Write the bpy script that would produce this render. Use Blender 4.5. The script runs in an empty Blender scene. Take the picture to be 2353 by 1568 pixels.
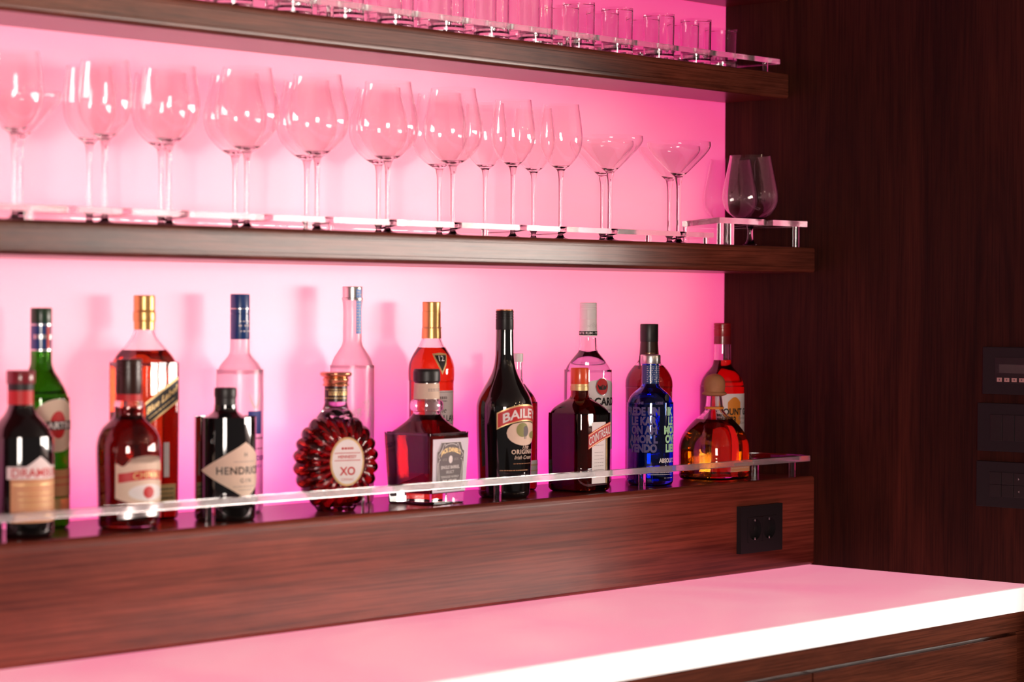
import bpy, bmesh, math, random
from mathutils import Vector, Matrix
random.seed(7)
SC = bpy.context.scene
COL = SC.collection
PI = math.pi

# ------------------------------------------------------------------ camera, world, exposure
def setup_camera():
    yaw, pitch, roll, fpx = 0.8337, -0.0142, 0.0043, 5571.77
    f = Vector((math.sin(yaw)*math.cos(pitch), math.cos(yaw)*math.cos(pitch), math.sin(pitch)))
    r = Vector((math.cos(yaw), -math.sin(yaw), 0))
    u = r.cross(f)
    r2 = r*math.cos(roll) + u*math.sin(roll)
    u2 = -r*math.sin(roll) + u*math.cos(roll)
    m = Matrix(((r2.x, u2.x, -f.x), (r2.y, u2.y, -f.y), (r2.z, u2.z, -f.z))).to_4x4()
    m.translation = Vector((-3.6791, -2.7963, 1.55))
    cd = bpy.data.cameras.new('camera')
    cd.sensor_width = 36.0
    cd.lens = fpx/2353*36.0
    cd.clip_start = 0.05
    cd.dof.use_dof = True
    cd.dof.focus_distance = 4.17
    cd.dof.aperture_fstop = 3.4
    co = bpy.data.objects.new('camera', cd)
    co.matrix_world = m
    COL.objects.link(co)
    SC.camera = co
setup_camera()
W = bpy.data.worlds.new('world'); SC.world = W; W.use_nodes = True
W.node_tree.nodes['Background'].inputs[0].default_value = (0.9, 0.75, 0.7, 1)
W.node_tree.nodes['Background'].inputs[1].default_value = 0.13
SC.view_settings.view_transform = 'Standard'
SC.view_settings.look = 'None'
SC.view_settings.exposure = 0.0
SC.view_settings.gamma = 1.0
SC.view_settings.use_curve_mapping = False
WINDOW_STRENGTH = 40.0
PANEL_STRENGTH = 1.15
COUNTER_STRENGTH = 0.74
cy = SC.cycles
cy.max_bounces = 16; cy.diffuse_bounces = 3; cy.glossy_bounces = 6; cy.transmission_bounces = 16
cy.transparent_max_bounces = 16; cy.caustics_reflective = False; cy.caustics_refractive = True
cy.sample_clamp_indirect = 24.0; cy.sample_clamp_direct = 0.0; cy.use_denoising = True
cy.blur_glossy = 0.5
cy.use_adaptive_sampling = True; cy.adaptive_threshold = 0.02

# LED strips mounted in the light box behind the translucent back panel (y is the panel's depth)
def led(z, power, color, x0=-3.05, x1=-.10, y=.11):
    ld = bpy.data.lights.new('led_strip', 'AREA'); ld.shape = 'RECTANGLE'; ld.size = x1-x0; ld.size_y = .02
    ld.energy = power; ld.color = color
    lo = bpy.data.objects.new('led_strip', ld); COL.objects.link(lo)
    lo.location = ((x0+x1)/2, y, z); lo.rotation_euler = (math.radians(90), 0, math.radians(180))
    lo.rotation_euler = Vector((0, 1, 0)).to_track_quat('Z', 'Y').to_euler()
PALE = (1.0, .74, .56)
led(1.545, 1.45, PALE); led(1.475, .9, PALE, -3.05, -.2); led(1.36, 1.6, PALE, -3.05, -1.05)
led(1.685, 1.35, PALE); led(1.775, 1.35, PALE); led(1.87, 1.2, PALE, -3.05, -.3)
led(2.03, .7, PALE, -3.05, -.5)
led(1.265, .85, (.8, .02, 1.0)); led(1.33, .5, (.8, .02, 1.0), -1.4, -.1)
# ------------------------------------------------------------------ materials
def new_mat(name):
    m = bpy.data.materials.new(name); m.use_nodes = True
    return m, m.node_tree, m.node_tree.nodes['Principled BSDF']
def setp(b, **k):
    names = dict(color='Base Color', rough='Roughness', metal='Metallic', ior='IOR', trans='Transmission Weight', coat='Coat Weight',
                 coat_rough='Coat Roughness', spec='Specular IOR Level', emit='Emission Color', emit_s='Emission Strength', sss='Subsurface Weight', alpha='Alpha')
    for a, v in k.items():
        if a in ('color', 'emit') and len(v) == 3: v = (*v, 1)
        b.inputs[names[a]].default_value = v
def srgb(r, g, b):
    f = lambda c: (c/12.92 if c <= .04045 else ((c+.055)/1.055)**2.4)
    return (f(r/255), f(g/255), f(b/255))
def add_bump(nt, b, scale, strength, vec=None):
    n = nt.nodes.new('ShaderNodeTexNoise'); n.inputs['Scale'].default_value = scale; n.inputs['Detail'].default_value = 3
    if vec: nt.links.new(vec, n.inputs['Vector'])
    bu = nt.nodes.new('ShaderNodeBump'); bu.inputs['Strength'].default_value = strength; bu.inputs['Distance'].default_value = .001
    nt.links.new(n.outputs['Fac'], bu.inputs['Height']); nt.links.new(bu.outputs['Normal'], b.inputs['Normal'])
def plain(name, color, rough=.4, metal=0., coat=0., var=.06, **k):
    m, nt, b = new_mat(name)
    setp(b, rough=rough, metal=metal, coat=coat, **k)
    tc = nt.nodes.new('ShaderNodeTexCoord')
    n = nt.nodes.new('ShaderNodeTexNoise'); n.inputs['Scale'].default_value = 60; n.inputs['Detail'].default_value = 3
    nt.links.new(tc.outputs['Object'], n.inputs['Vector'])
    mx = nt.nodes.new('ShaderNodeMix'); mx.data_type = 'RGBA'
    mx.inputs['A'].default_value = (*[c*(1-var) for c in color], 1); mx.inputs['B'].default_value = (*[min(1, c*(1+var)) for c in color], 1)
    nt.links.new(n.outputs['Fac'], mx.inputs['Factor']); nt.links.new(mx.outputs['Result'], b.inputs['Base Color'])
    return m
def glass(name, color=(1, 1, 1), rough=0.0, ior=1.5, bump=0.):
    m, nt, b = new_mat(name)
    setp(b, color=color, rough=rough, ior=ior, trans=1.0)
    if bump:
        tc = nt.nodes.new('ShaderNodeTexCoord'); add_bump(nt, b, 25, bump, tc.outputs['Object'])
    return m
def wood(name, c_dark, c_light, axis, scale=1.0, rough=.33, coat=.25, spec=.5):
    """walnut: long stretched noise for the figure plus fine pores along the grain axis"""
    m, nt, b = new_mat(name)
    N, Lk = nt.nodes, nt.links
    tc = N.new('ShaderNodeTexCoord')
    mp = N.new('ShaderNodeMapping')
    s = [7*scale, 7*scale, 7*scale]; s[axis] = 1.1*scale
    mp.inputs['Scale'].default_value = s
    Lk.new(tc.outputs['Object'], mp.inputs['Vector'])
    n1 = N.new('ShaderNodeTexNoise'); n1.inputs['Scale'].default_value = 1.4; n1.inputs['Detail'].default_value = 7; n1.inputs['Roughness'].default_value = .62; n1.inputs['Distortion'].default_value = 1.1
    Lk.new(mp.outputs[0], n1.inputs['Vector'])
    mp2 = N.new('ShaderNodeMapping'); s2 = [420*scale]*3; s2[axis] = 9*scale; mp2.inputs['Scale'].default_value = s2
    Lk.new(tc.outputs['Object'], mp2.inputs['Vector'])
    n2 = N.new('ShaderNodeTexNoise'); n2.inputs['Scale'].default_value = 1.0; n2.inputs['Detail'].default_value = 3
    Lk.new(mp2.outputs[0], n2.inputs['Vector'])
    rp = N.new('ShaderNodeValToRGB'); rp.color_ramp.elements[0].position = .30; rp.color_ramp.elements[1].position = .72
    mid = [(a*.55+c*.45) for a, c in zip(c_dark, c_light)]
    rp.color_ramp.elements[0].color = (*c_dark, 1); rp.color_ramp.elements[1].color = (*c_light, 1)
    e = rp.color_ramp.elements.new(.5); e.color = (*mid, 1)
    Lk.new(n1.outputs['Fac'], rp.inputs['Fac'])
    mr = N.new('ShaderNodeMapRange'); mr.inputs['From Min'].default_value = .35; mr.inputs['From Max'].default_value = .6; mr.inputs['To Min'].default_value = .62; mr.inputs['To Max'].default_value = 1.1
    Lk.new(n2.outputs['Fac'], mr.inputs['Value'])
    mx = N.new('ShaderNodeMix'); mx.data_type = 'RGBA'; mx.blend_type = 'MULTIPLY'; mx.inputs['Factor'].default_value = 1
    Lk.new(rp.outputs['Color'], mx.inputs['A']); Lk.new(mr.outputs['Result'], mx.inputs['B'])
    Lk.new(mx.outputs['Result'], b.inputs['Base Color'])
    setp(b, rough=rough, coat=coat, coat_rough=.22, spec=spec)
    bu = N.new('ShaderNodeBump'); bu.inputs['Strength'].default_value = .12; bu.inputs['Distance'].default_value = .0005
    Lk.new(n2.outputs['Fac'], bu.inputs['Height']); Lk.new(bu.outputs['Normal'], b.inputs['Normal'])
    return m
def backlit(name, base, emit_a, emit_b, strength, rough, rot, nscale=1.6, ior=1.5):
    """translucent onyx-like sheet lit from behind, faint drifting veins"""
    m, nt, b = new_mat(name)
    N, Lk = nt.nodes, nt.links
    tc = N.new('ShaderNodeTexCoord'); mp = N.new('ShaderNodeMapping')
    mp.inputs['Rotation'].default_value = rot; mp.inputs['Scale'].default_value = (1, 1, 4)
    Lk.new(tc.outputs['Object'], mp.inputs['Vector'])
    n = N.new('ShaderNodeTexNoise'); n.inputs['Scale'].default_value = nscale; n.inputs['Detail'].default_value = 6; n.inputs['Distortion'].default_value = 1.5
    Lk.new(mp.outputs[0], n.inputs['Vector'])
    rp = N.new('ShaderNodeValToRGB'); rp.color_ramp.elements[0].position = .38; rp.color_ramp.elements[1].position = .68
    rp.color_ramp.elements[0].color = (*emit_a, 1); rp.color_ramp.elements[1].color = (*emit_b, 1)
    Lk.new(n.outputs['Fac'], rp.inputs['Fac']); Lk.new(rp.outputs['Color'], b.inputs['Emission Color'])
    setp(b, color=base, rough=rough, emit_s=strength, ior=ior)
    return m

M = {}
M['walnut'] = wood('walnut_shelf', (.055, .010, .006), (.24, .058, .034), 0, .8, rough=.27, coat=.0, spec=.38)
M['walnut_fascia'] = wood('walnut_fascia', (.080, .013, .009), (.25, .052, .030), 0, .55, rough=.20, coat=.0, spec=.25)
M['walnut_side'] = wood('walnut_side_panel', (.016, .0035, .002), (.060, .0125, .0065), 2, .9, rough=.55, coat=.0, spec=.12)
M['walnut_drawer'] = wood('walnut_drawer', (.040, .009, .005), (.13, .032, .016), 0, 1.1, rough=.14, coat=0, spec=.22)
M['shadow'] = plain('painted_shade', (.004, .002, .002), .8)  # near-black colour standing in for shade at the plinth and in the pin holes
M['panel'] = backlit('backlit_onyx_panel', (.84, .42, .56), (1.0, .010, .25), (1.0, .024, .29), PANEL_STRENGTH, .31, (0, .5, 0), ior=1.62)
def add_translucency(m, color, fac):
    nt = m.node_tree; b = nt.nodes['Principled BSDF']; out = nt.nodes['Material Output']
    t = nt.nodes.new('ShaderNodeBsdfTranslucent'); t.inputs['Color'].default_value = (*color, 1)
    mx = nt.nodes.new('ShaderNodeAddShader') if fac is None else nt.nodes.new('ShaderNodeMixShader')
    mx.inputs[0].default_value = fac
    nt.links.new(b.outputs[0], mx.inputs[1]); nt.links.new(t.outputs[0], mx.inputs[2]); nt.links.new(mx.outputs[0], out.inputs[0])
add_translucency(M['panel'], (.95, .9, .9), .35)
M['counter'] = backlit('backlit_onyx_counter', (.82, .70, .72), (1.0, .26, .42), (1.0, .42, .50), COUNTER_STRENGTH, .30, (0, 0, .3))
M['counter_edge'] = backlit('backlit_daylight_edge', (.85, .84, .84), (1.0, .86, .84), (1.0, .92, .90), .45, .35, (0, 0, 0))  # whiter glow puts daylight on the front into the colour, besides the backlight
M['acrylic'] = glass('clear_acrylic', (.99, .97, .97), .0, 1.49)
M['acrylic_edge'] = glass('acrylic_sawn_edge', (.99, .95, .95), .30, 1.49)
setp(M['acrylic_edge'].node_tree.nodes['Principled BSDF'], trans=.80, rough=.22, color=(.9, .85, .86))
M['clear'] = glass('clear_glass', (1, 1, 1), .0, 1.40)
M['clear_bottle'] = glass('clear_bottle_glass', (.98, .99, .99), .0, 1.5, .05)
M['thick_clear'] = glass('thick_bottle_glass', (.97, .97, .98), .0, 1.5, .1)
M['green'] = glass('green_bottle_glass', (.16, .58, .06), .0, 1.5, .05)
M['blue'] = glass('blue_bottle_glass', (.05, .24, .95), .0, 1.5, .08)
M['frost'] = glass('frosted_glass', (.95, .90, .92), .28, 1.45)
M['amber_glass'] = glass('amber_bottle_glass', (.30, .045, .018), .0, 1.5, .05)
M['liq_clear'] = glass('clear_spirit', (.99, .99, 1), .0, 1.34)
M['liq_malt'] = glass('brown_malt', (.42, .055, .010), .0, 1.34)
M['liq_crimson'] = glass('dark_crimson_spirit', (.20, .003, .003), .0, 1.34)
M['liq_red'] = glass('red_spirit', (.62, .007, .004), .0, 1.34)
M['liq_amber'] = glass('amber_spirit', (.66, .050, .009), .0, 1.34)
M['liq_whisky'] = glass('dark_whisky', (.17, .005, .003), .0, 1.34)
M['liq_cognac'] = glass('cognac', (.22, .006, .005), .0, 1.34)
M['liq_gold'] = glass('golden_spirit', (.80, .32, .025), .0, 1.34)
M['liq_blue'] = glass('spirit_behind_blue_glass', (.45, .68, 1), .0, 1.34)
M['liq_green'] = glass('vermouth', (.45, .62, .25), .0, 1.34)
M['black_glass'] = plain('black_bottle_glass', (.0035, .003, .0035), .04, coat=1.0, coat_rough=.02)
M['black_plastic'] = plain('black_plastic', (.010, .009, .009), .38, spec=.3)
M['matte_black'] = plain('matte_black_plastic', (.013, .012, .012), .42)
M['brown_cap'] = plain('dark_brown_cap', (.035, .012, .008), .3)
M['red_cap'] = plain('dark_red_cap', (.28, .006, .010), .3, coat=.3)
M['wine_cap'] = plain('wine_red_cap', (.20, .008, .018), .3, coat=.3)
M['orange_cap'] = plain('orange_red_cap', (.80, .085, .02), .28, coat=.4)
M['green_cap'] = plain('dark_green_cap', (.012, .045, .022), .3)
M['blue_cap'] = plain('deep_blue_cap', (.012, .055, .22), .3, coat=.4)
M['white_cap'] = plain('white_cap', (.90, .87, .87), .4)
M['gold'] = plain('gold_foil', (.72, .44, .16), .34, metal=.85)
M['copper'] = plain('copper_foil', (.70, .33, .18), .25, metal=.9)
M['silver'] = plain('brushed_silver', (.75, .72, .72), .28, metal=.95)
M['cork'] = plain('cork', (.40, .17, .07), .7, var=.25)
M['paper'] = plain('white_paper', (.80, .72, .70), .6)
M['cream'] = plain('cream_paper', (.74, .58, .44), .6)
M['tan'] = plain('tan_paper', (.62, .30, .14), .55)
M['label_black'] = plain('black_print', (.012, .010, .010), .5)
M['label_grey'] = plain('charcoal_print', (.085, .06, .062), .5)
M['label_lilac'] = plain('pale_lilac_label', (.62, .58, .66), .45)
M['label_red'] = plain('red_print', (.55, .015, .02), .5)
M['label_orange'] = plain('orange_print', (.80, .26, .03), .5)
M['label_gold'] = plain('gold_print', (.78, .55, .25), .4, metal=.4)
M['print_grey'] = plain('grey_print', (.30, .24, .24), .6)
M['print_white'] = plain('white_print', (.82, .78, .76), .5)
M['print_green'] = plain('mint_print', (.42, .85, .48), .5)
M['print_lilac'] = plain('violet_print', (.085, .07, .20), .5)
M['print_blue'] = plain('blue_print', (.03, .06, .35), .5)
M['sky_blue'] = plain('pale_blue_strip', (.22, .42, .85), .4)
M['leaf'] = plain('olive_print', (.25, .26, .08), .6)
M['socket'] = plain('anthracite_plastic', (.012, .010, .011), .5, spec=.2)
M['screen'] = plain('grey_display', (.035, .035, .032), .25)
M['button'] = plain('pale_button', (.42, .24, .22), .5)
M['floor'] = wood('dark_floor', (.012, .008, .006), (.03, .018, .013), 0, .6, rough=.75, coat=0, spec=.1)
M['plaster'] = plain('dim_plaster', (.20, .15, .14), .8)
def emitter(name, color, s):
    m, nt, b = new_mat(name); setp(b, color=(.1, .1, .1), emit=color, emit_s=s, rough=.5); return m
M['daylight'] = emitter('daylit_window', (1.0, .86, .77), WINDOW_STRENGTH)
M['bulb'] = emitter('warm_bulb', (1.0, .68, .36), 260.0)

# ------------------------------------------------------------------ mesh helpers
def finish(name, bm, mat, parent=None, loc=None, smooth=True, angle=38, rotz=None):
    bmesh.ops.remove_doubles(bm, verts=bm.verts, dist=1e-6)
    bmesh.ops.recalc_face_normals(bm, faces=bm.faces)
    hard = set()
    if smooth and angle <= 30:      # keep the broad flat faces flat beside their small rounded edges
        bm.edges.ensure_lookup_table(); bm.edges.index_update()
        area = {f: f.calc_area() for f in bm.faces}
        for e in bm.edges:
            if len(e.link_faces) == 2:
                a, b = (area[f] for f in e.link_faces)
                if max(a, b) > 3.5*min(a, b): hard.add(e.index)
    me = bpy.data.meshes.new(name); bm.to_mesh(me); bm.free()
    if smooth:
        me.polygons.foreach_set('use_smooth', [True]*len(me.polygons))
        me.set_sharp_from_angle(angle=math.radians(angle))
        if hard:
            at = me.attributes.get('sharp_edge') or me.attributes.new('sharp_edge', 'BOOLEAN', 'EDGE')
            for i in hard: at.data[i].value = True
    me.materials.append(M[mat] if isinstance(mat, str) else mat)
    o = bpy.data.objects.new(name, me); COL.objects.link(o)
    if parent: o.parent = parent
    if loc is not None: o.location = loc
    if rotz: o.rotation_euler = (0, 0, rotz)
    return o
def tag(o, label=None, cat=None, group=None, kind=None):
    if label: o['label'] = label
    if cat: o['category'] = cat
    if group: o['group'] = group
    if kind: o['kind'] = kind
    return o
def empty(name, loc, rotz=0, label=None, cat=None, group=None):
    o = bpy.data.objects.new(name, None); COL.objects.link(o); o.empty_display_size = .02
    o.location = loc; o.rotation_euler = (0, 0, rotz)
    return tag(o, label, cat, group)
def box(bm, x0, x1, y0, y1, z0, z1, bevel=0, seg=2):
    vs = [bm.verts.new((x, y, z)) for x in (x0, x1) for y in (y0, y1) for z in (z0, z1)]
    fs = [(0, 1, 3, 2), (4, 6, 7, 5), (0, 4, 5, 1), (2, 3, 7, 6), (0, 2, 6, 4), (1, 5, 7, 3)]
    faces = [bm.faces.new([vs[i] for i in f]) for f in fs]
    if bevel:
        es = list({e for f in faces for e in f.edges})
        bmesh.ops.bevel(bm, geom=es, offset=bevel, segments=seg, affect='EDGES', profile=.5)
def box_obj(name, mat, x0, x1, y0, y1, z0, z1, bevel=0, parent=None, origin=True):
    """origin at the box's base centre when it stands alone"""
    bm = bmesh.new()
    if parent is None and origin:
        cx, cyy, cz = (x0+x1)/2, (y0+y1)/2, z0
        box(bm, x0-cx, x1-cx, y0-cyy, y1-cyy, 0, z1-z0, bevel)
        return finish(name, bm, mat, None, (cx, cyy, cz), angle=30)
    box(bm, x0, x1, y0, y1, z0, z1, bevel)
    return finish(name, bm, mat, parent, angle=30)
def prism_x(bm, prof, x0, x1):
    """closed profile of (y, z) swept along x"""
    a = [bm.verts.new((x0, y, z)) for y, z in prof]; b = [bm.verts.new((x1, y, z)) for y, z in prof]
    n = len(prof)
    for i in range(n): bm.faces.new((a[i], a[(i+1) % n], b[(i+1) % n], b[i]))
    bm.faces.new(a); bm.faces.new(b)
def prism_z(bm, poly, z0, z1):
    a = [bm.verts.new((x, y, z0)) for x, y in poly]; b = [bm.verts.new((x, y, z1)) for x, y in poly]
    n = len(poly)
    for i in range(n): bm.faces.new((a[i], a[(i+1) % n], b[(i+1) % n], b[i]))
    bm.faces.new(a); bm.faces.new(b)
def norm(p):
    """(z, r) -> (z, a, b, c) of a rounded rectangle ring"""
    return (p[0], p[1], p[1], p[1]) if len(p) == 2 else tuple(p)
def sm(pts, n=5):
    """catmull-rom through the points; 's' after a point keeps it sharp"""
    segs, cur = [], []
    for p in pts:
        if p == 's':
            segs.append(cur); cur = [cur[-1]]
        else: cur.append(norm(p))
    segs.append(cur)
    out = []
    for s in segs:
        if len(s) < 2: continue
        for i in range(len(s)-1):
            p0, p1, p2, p3 = s[max(i-1, 0)], s[i], s[i+1], s[min(i+2, len(s)-1)]
            k = 1 if len(s) == 2 else n
            for j in range(k):
                t = j/k
                out.append(tuple(.5*(2*b+(c-a)*t+(2*a-5*b+4*c-d)*t*t+(-a+3*b-3*c+d)*t**3) for a, b, c, d in zip(p0, p1, p2, p3)))
        out.append(s[-1])
    res = [out[0]]
    for p in out[1:]:
        if max(abs(a-b) for a, b in zip(p, res[-1])) > 1e-6: res.append(p)
    return res
def ring(bm, p, n):
    z, a, b, c = p
    c = max(min(c, a, b), 1e-5)
    vs = []
    q = n//4
    for k in range(4):
        sx, sy = ((1, 1), (-1, 1), (-1, -1), (1, -1))[k]
        for i in range(q):
            t = (k + i/(q-1))*PI/2 if a-c > 1e-5 or b-c > 1e-5 else (k + i/q)*PI/2
            vs.append(bm.verts.new((sx*max(a-c, 0)+c*math.cos(t), sy*max(b-c, 0)+c*math.sin(t), z)))
    return vs
def loft(bm, prof, n=64, cap0=True, cap1=True, closed=False):
    rs = [ring(bm, norm(p), n) for p in prof]
    for a, b in zip(rs, rs[1:]+([rs[0]] if closed else [])):
        for i in range(len(a)):
            j = (i+1) % len(a)
            bm.faces.new((a[i], a[j], b[j], b[i]))
    if not closed:
        if cap0: bm.faces.new(rs[0])
        if cap1: bm.faces.new(rs[-1])
def lathe(name, mat, prof, parent, n=64, smooth_n=5, xy=(0, 0), angle=38):
    bm = bmesh.new(); loft(bm, sm(prof, smooth_n), n)
    if xy != (0, 0): bmesh.ops.translate(bm, verts=bm.verts, vec=(xy[0], xy[1], 0))
    return finish(name, bm, mat, parent, angle=angle)
def inset(p, w): return (p[0], max(p[1]-w, 1e-4), max(p[2]-w, 1e-4), max(p[3]-w, 1e-4))
def at_z(prof, z):
    for a, b in zip(prof, prof[1:]):
        if a[0] <= z <= b[0] and b[0] > a[0]:
            t = (z-a[0])/(b[0]-a[0]); return tuple(u+(v-u)*t for u, v in zip(a, b))
    return prof[-1] if z > prof[-1][0] else prof[0]
def hollow(parent, prof, mat, wall=.003, base=.005, level=None, liquid=None, n=64, solid=False):
    """glass shell with an inner wall, and the liquid that fills it up to level"""
    P = sm(prof)
    bm = bmesh.new()
    if solid:
        loft(bm, P, n); return finish('glass_body', bm, mat, parent), P
    inner = [inset(at_z(P, base), wall+.004)] + [inset(p, wall) for p in P if p[0] > base+.003]
    inner[0] = (base, *inner[0][1:])
    loft(bm, P + inner[::-1], n)
    g = finish('glass_body', bm, mat, parent)
    if liquid:
        L = [inset(p, wall-.0002) for p in P if p[0] > base+.003 and p[0] < level]
        L = [(base-.0002, *[max(v-.004, 1e-4) for v in L[0][1:]])] + L + [(level, *inset(at_z(P, level), wall-.0002)[1:])]
        bm = bmesh.new(); loft(bm, L, n)
        finish('liquid', bm, liquid, parent)
    return g, P

# flat outlines and lettering laid onto a bottle; local front of every bottle is -Y
def surf(R, z0=0., off=.0004, ang=0., cx=0.):
    """(u, v) -> point on a cylinder of radius R (number or function of z), or on the plane y=-R when cx is None"""
    def f(u, v):
        z = z0+v; r = (R(z) if callable(R) else R)+off
        a = ang+u/(R(z0) if callable(R) else R)
        return (r*math.sin(a), -r*math.cos(a), z)
    return f
def flat(D, z0=0., off=.0004, x0=0., tilt=0.):
    def f(u, v): return (x0+u, -(D+off)+tilt*(v), z0+v)
    return f
def patch(name, mat, fn, u0, u1, lo, hi, parent, nu=40, nv=4):
    """strip between lo(u) and hi(u), mapped by fn"""
    bm = bmesh.new(); cols = []
    L = lo if callable(lo) else (lambda u: lo); H = hi if callable(hi) else (lambda u: hi)
    for i in range(nu+1):
        u = u0+(u1-u0)*i/nu; a, b = L(u), H(u)
        cols.append([bm.verts.new(fn(u, a+(b-a)*j/nv)) for j in range(nv+1)])
    for c, d in zip(cols, cols[1:]):
        for j in range(nv):
            try: bm.faces.new((c[j], d[j], d[j+1], c[j+1]))
            except ValueError: pass
    return finish_open(name, bm, mat, parent)
def finish_open(name, bm, mat, parent):
    bm.normal_update()
    for f in bm.faces:
        c = f.calc_center_median()
        if f.normal.x*c.x + f.normal.y*c.y < 0: f.normal_flip()
    me = bpy.data.meshes.new(name); bm.to_mesh(me); bm.free()
    me.polygons.foreach_set('use_smooth', [True]*len(me.polygons))
    me.materials.append(M[mat]); o = bpy.data.objects.new(name, me); COL.objects.link(o); o.parent = parent
    return o
def text_verts(s, size, bold=0., shear=0., xscale=1., space=1.):
    cu = bpy.data.curves.new('t', 'FONT'); cu.body = s; cu.size = size; cu.offset = bold; cu.shear = shear
    cu.align_x = 'CENTER'; cu.align_y = 'CENTER'; cu.resolution_u = 3; cu.space_character = space; cu.fill_mode = 'FRONT'
    o = bpy.data.objects.new('t', cu); COL.objects.link(o)
    dg = bpy.context.evaluated_depsgraph_get()
    me = bpy.data.meshes.new_from_object(o.evaluated_get(dg))
    bm = bmesh.new(); bm.from_mesh(me)
    bpy.data.objects.remove(o); bpy.data.meshes.remove(me); bpy.data.curves.remove(cu)
    if bm.verts:
        xs = [v.co.x for v in bm.verts]; ys = [v.co.y for v in bm.verts]
        mx, my = (min(xs)+max(xs))/2, (min(ys)+max(ys))/2
        for v in bm.verts: v.co.x = (v.co.x-mx)*xscale; v.co.y -= my
    return bm
def lettering(parent, mat, fn, lines, name='lettering'):
    """lines: (text, u, v, size, options); every line goes into one mesh"""
    out = bmesh.new()
    for ln in lines:
        t, u, v, size = ln[:4]; op = dict(ln[4]) if len(ln) > 4 else {}
        rot = op.pop('rot', 0.); arc = op.pop('arc', 0.)
        b = text_verts(t, size, **op)
        for w in b.verts:
            x, y = w.co.x, w.co.y
            if arc: y += -arc*x*x
            c, s = math.cos(rot), math.sin(rot)
            w.co = fn(u+x*c-y*s, v+x*s+y*c)
        me = bpy.data.meshes.new('t'); b.to_mesh(me); b.free(); out.from_mesh(me); bpy.data.meshes.remove(me)
    return finish_open(name, out, mat, parent)
def bars(parent, mat, fn, rects, name='lettering'):
    """tiny print too small to read: rows of short dashes"""
    bm = bmesh.new()
    for u0, u1, v0, v1 in rects:
        k = max(2, int((u1-u0)/.004)); prev = None
        for i in range(k+1):
            u = u0+(u1-u0)*i/k
            cur = (bm.verts.new(fn(u, v0)), bm.verts.new(fn(u, v1)))
            if prev: bm.faces.new((prev[0], cur[0], cur[1], prev[1]))
            prev = cur
    return finish_open(name, bm, mat, parent)
def ell(a, b, c=0., uc=0.):
    return (lambda u: c-b*math.sqrt(max(0, 1-((u-uc)/a)**2))), (lambda u: c+b*math.sqrt(max(0, 1-((u-uc)/a)**2)))
def fine(u0, u1, v, h=.0009, seed=1, fill=.75):
    """dash rectangles along one line of illegible print"""
    rnd = random.Random(seed); r = []; u = u0
    while u < u1:
        w = rnd.uniform(.0012, .0045); r.append((u, min(u+w, u1), v, v+h)); u += w/fill
    return r

# ------------------------------------------------------------------ the niche
XL = -3.1
Z_T0, Z_T1 = 1.9381, 1.9848
Z_M0, Z_M1 = 1.6144, 1.6612
Z_L1, Z_C1, Z_C0 = 1.2405, 1.0764, 1.036
def struct(o, label): return tag(o, label, None, None, 'structure')
bm = bmesh.new(); bm.faces.new([bm.verts.new(p) for p in ((XL, 0, Z_C1), (0, 0, Z_C1), (0, 0, 2.62), (XL, 0, 2.62))])
struct(finish('wall_back', bm, 'panel', smooth=False), 'backlit pink onyx sheet behind the bar shelves')
struct(box_obj('light_stop_rear', 'walnut_side', XL, 0, .16, .18, 1.0, 2.9), 'unseen rear board added to keep outside light off the glowing sheet')  # unseen boards added to shut outside light out behind the sheet
struct(box_obj('light_stop_1', 'walnut_side', XL, 0, .001, .16, 2.62, 2.64), 'unseen top board added to close the light box against outside light')
struct(box_obj('light_stop_2', 'walnut_side', XL, 0, .001, .16, 1.04, 1.0755), 'unseen bottom board added to close the light box against outside light')
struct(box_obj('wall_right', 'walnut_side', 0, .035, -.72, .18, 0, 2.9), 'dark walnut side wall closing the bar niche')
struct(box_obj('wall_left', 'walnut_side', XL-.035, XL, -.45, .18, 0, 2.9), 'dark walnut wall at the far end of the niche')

def shelf(name, mat, x0, x1, yf, z0, z1, label, bead=.0075, grooves=True, zb=None):
    r = .006; g = .0012
    pts = []
    yb = -.0005
    pts += [(yb, z0), ]
    for i in range(5):   # bottom front round
        t = -PI/2 - i*PI/8; pts.append((-yf+r+r*math.cos(t), z0+r+r*math.sin(t)))
    if grooves:
        a = z0+r+bead*.55; b = z1-r-bead*.55
        pts += [(-yf, a), (-yf+g, a+.0004), (-yf+g, a+.0010), (-yf+.0003, a+.0014)]
        pts += [(-yf+.0003, b-.0014), (-yf+g, b-.0010), (-yf+g, b-.0004), (-yf, b)]
    for i in range(5):
        t = PI - i*PI/8; pts.append((-yf+r+r*math.cos(t), z1-r+r*math.sin(t)))
    pts.append((yb, z1))
    cx = (x0+x1)/2
    bm = bmesh.new(); prism_x(bm, [(y, z-z0) for y, z in pts], x0-cx, x1-cx)
    o = finish(name, bm, mat, None, (cx, 0, z0), angle=25)
    return o
def shelf_thing(x0, x1, yf, z0, z1, label, name='bar_shelf'):
    o = shelf(name, 'walnut', x0, x1, yf, z0, z1, label)
    return tag(o, label, 'shelf', 'walnut bar shelves')
shelf_thing(XL+.001, -.0005, .1465, 2.1159+.004, 2.165, 'walnut shelf cut by the top edge, dark underside at the upper corner', 'bar_shelf')
shelf_thing(XL+.001, -.0005, .1465, Z_T0, Z_T1, 'walnut shelf holding tumblers and tall glasses, pink glow on its underside')
shelf_thing(XL+.001, -.0005, .2082, Z_M0, Z_M1, 'walnut shelf at mid height holding the stemmed glasses')
lo = tag(shelf('bottle_ledge', 'walnut_fascia', XL+.001, -.0005, .2097, Z_C1+.0005, Z_L1, '', bead=.005, grooves=False),
         'deep walnut ledge with broad front face that the spirit bottles stand on', 'shelf')
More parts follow.
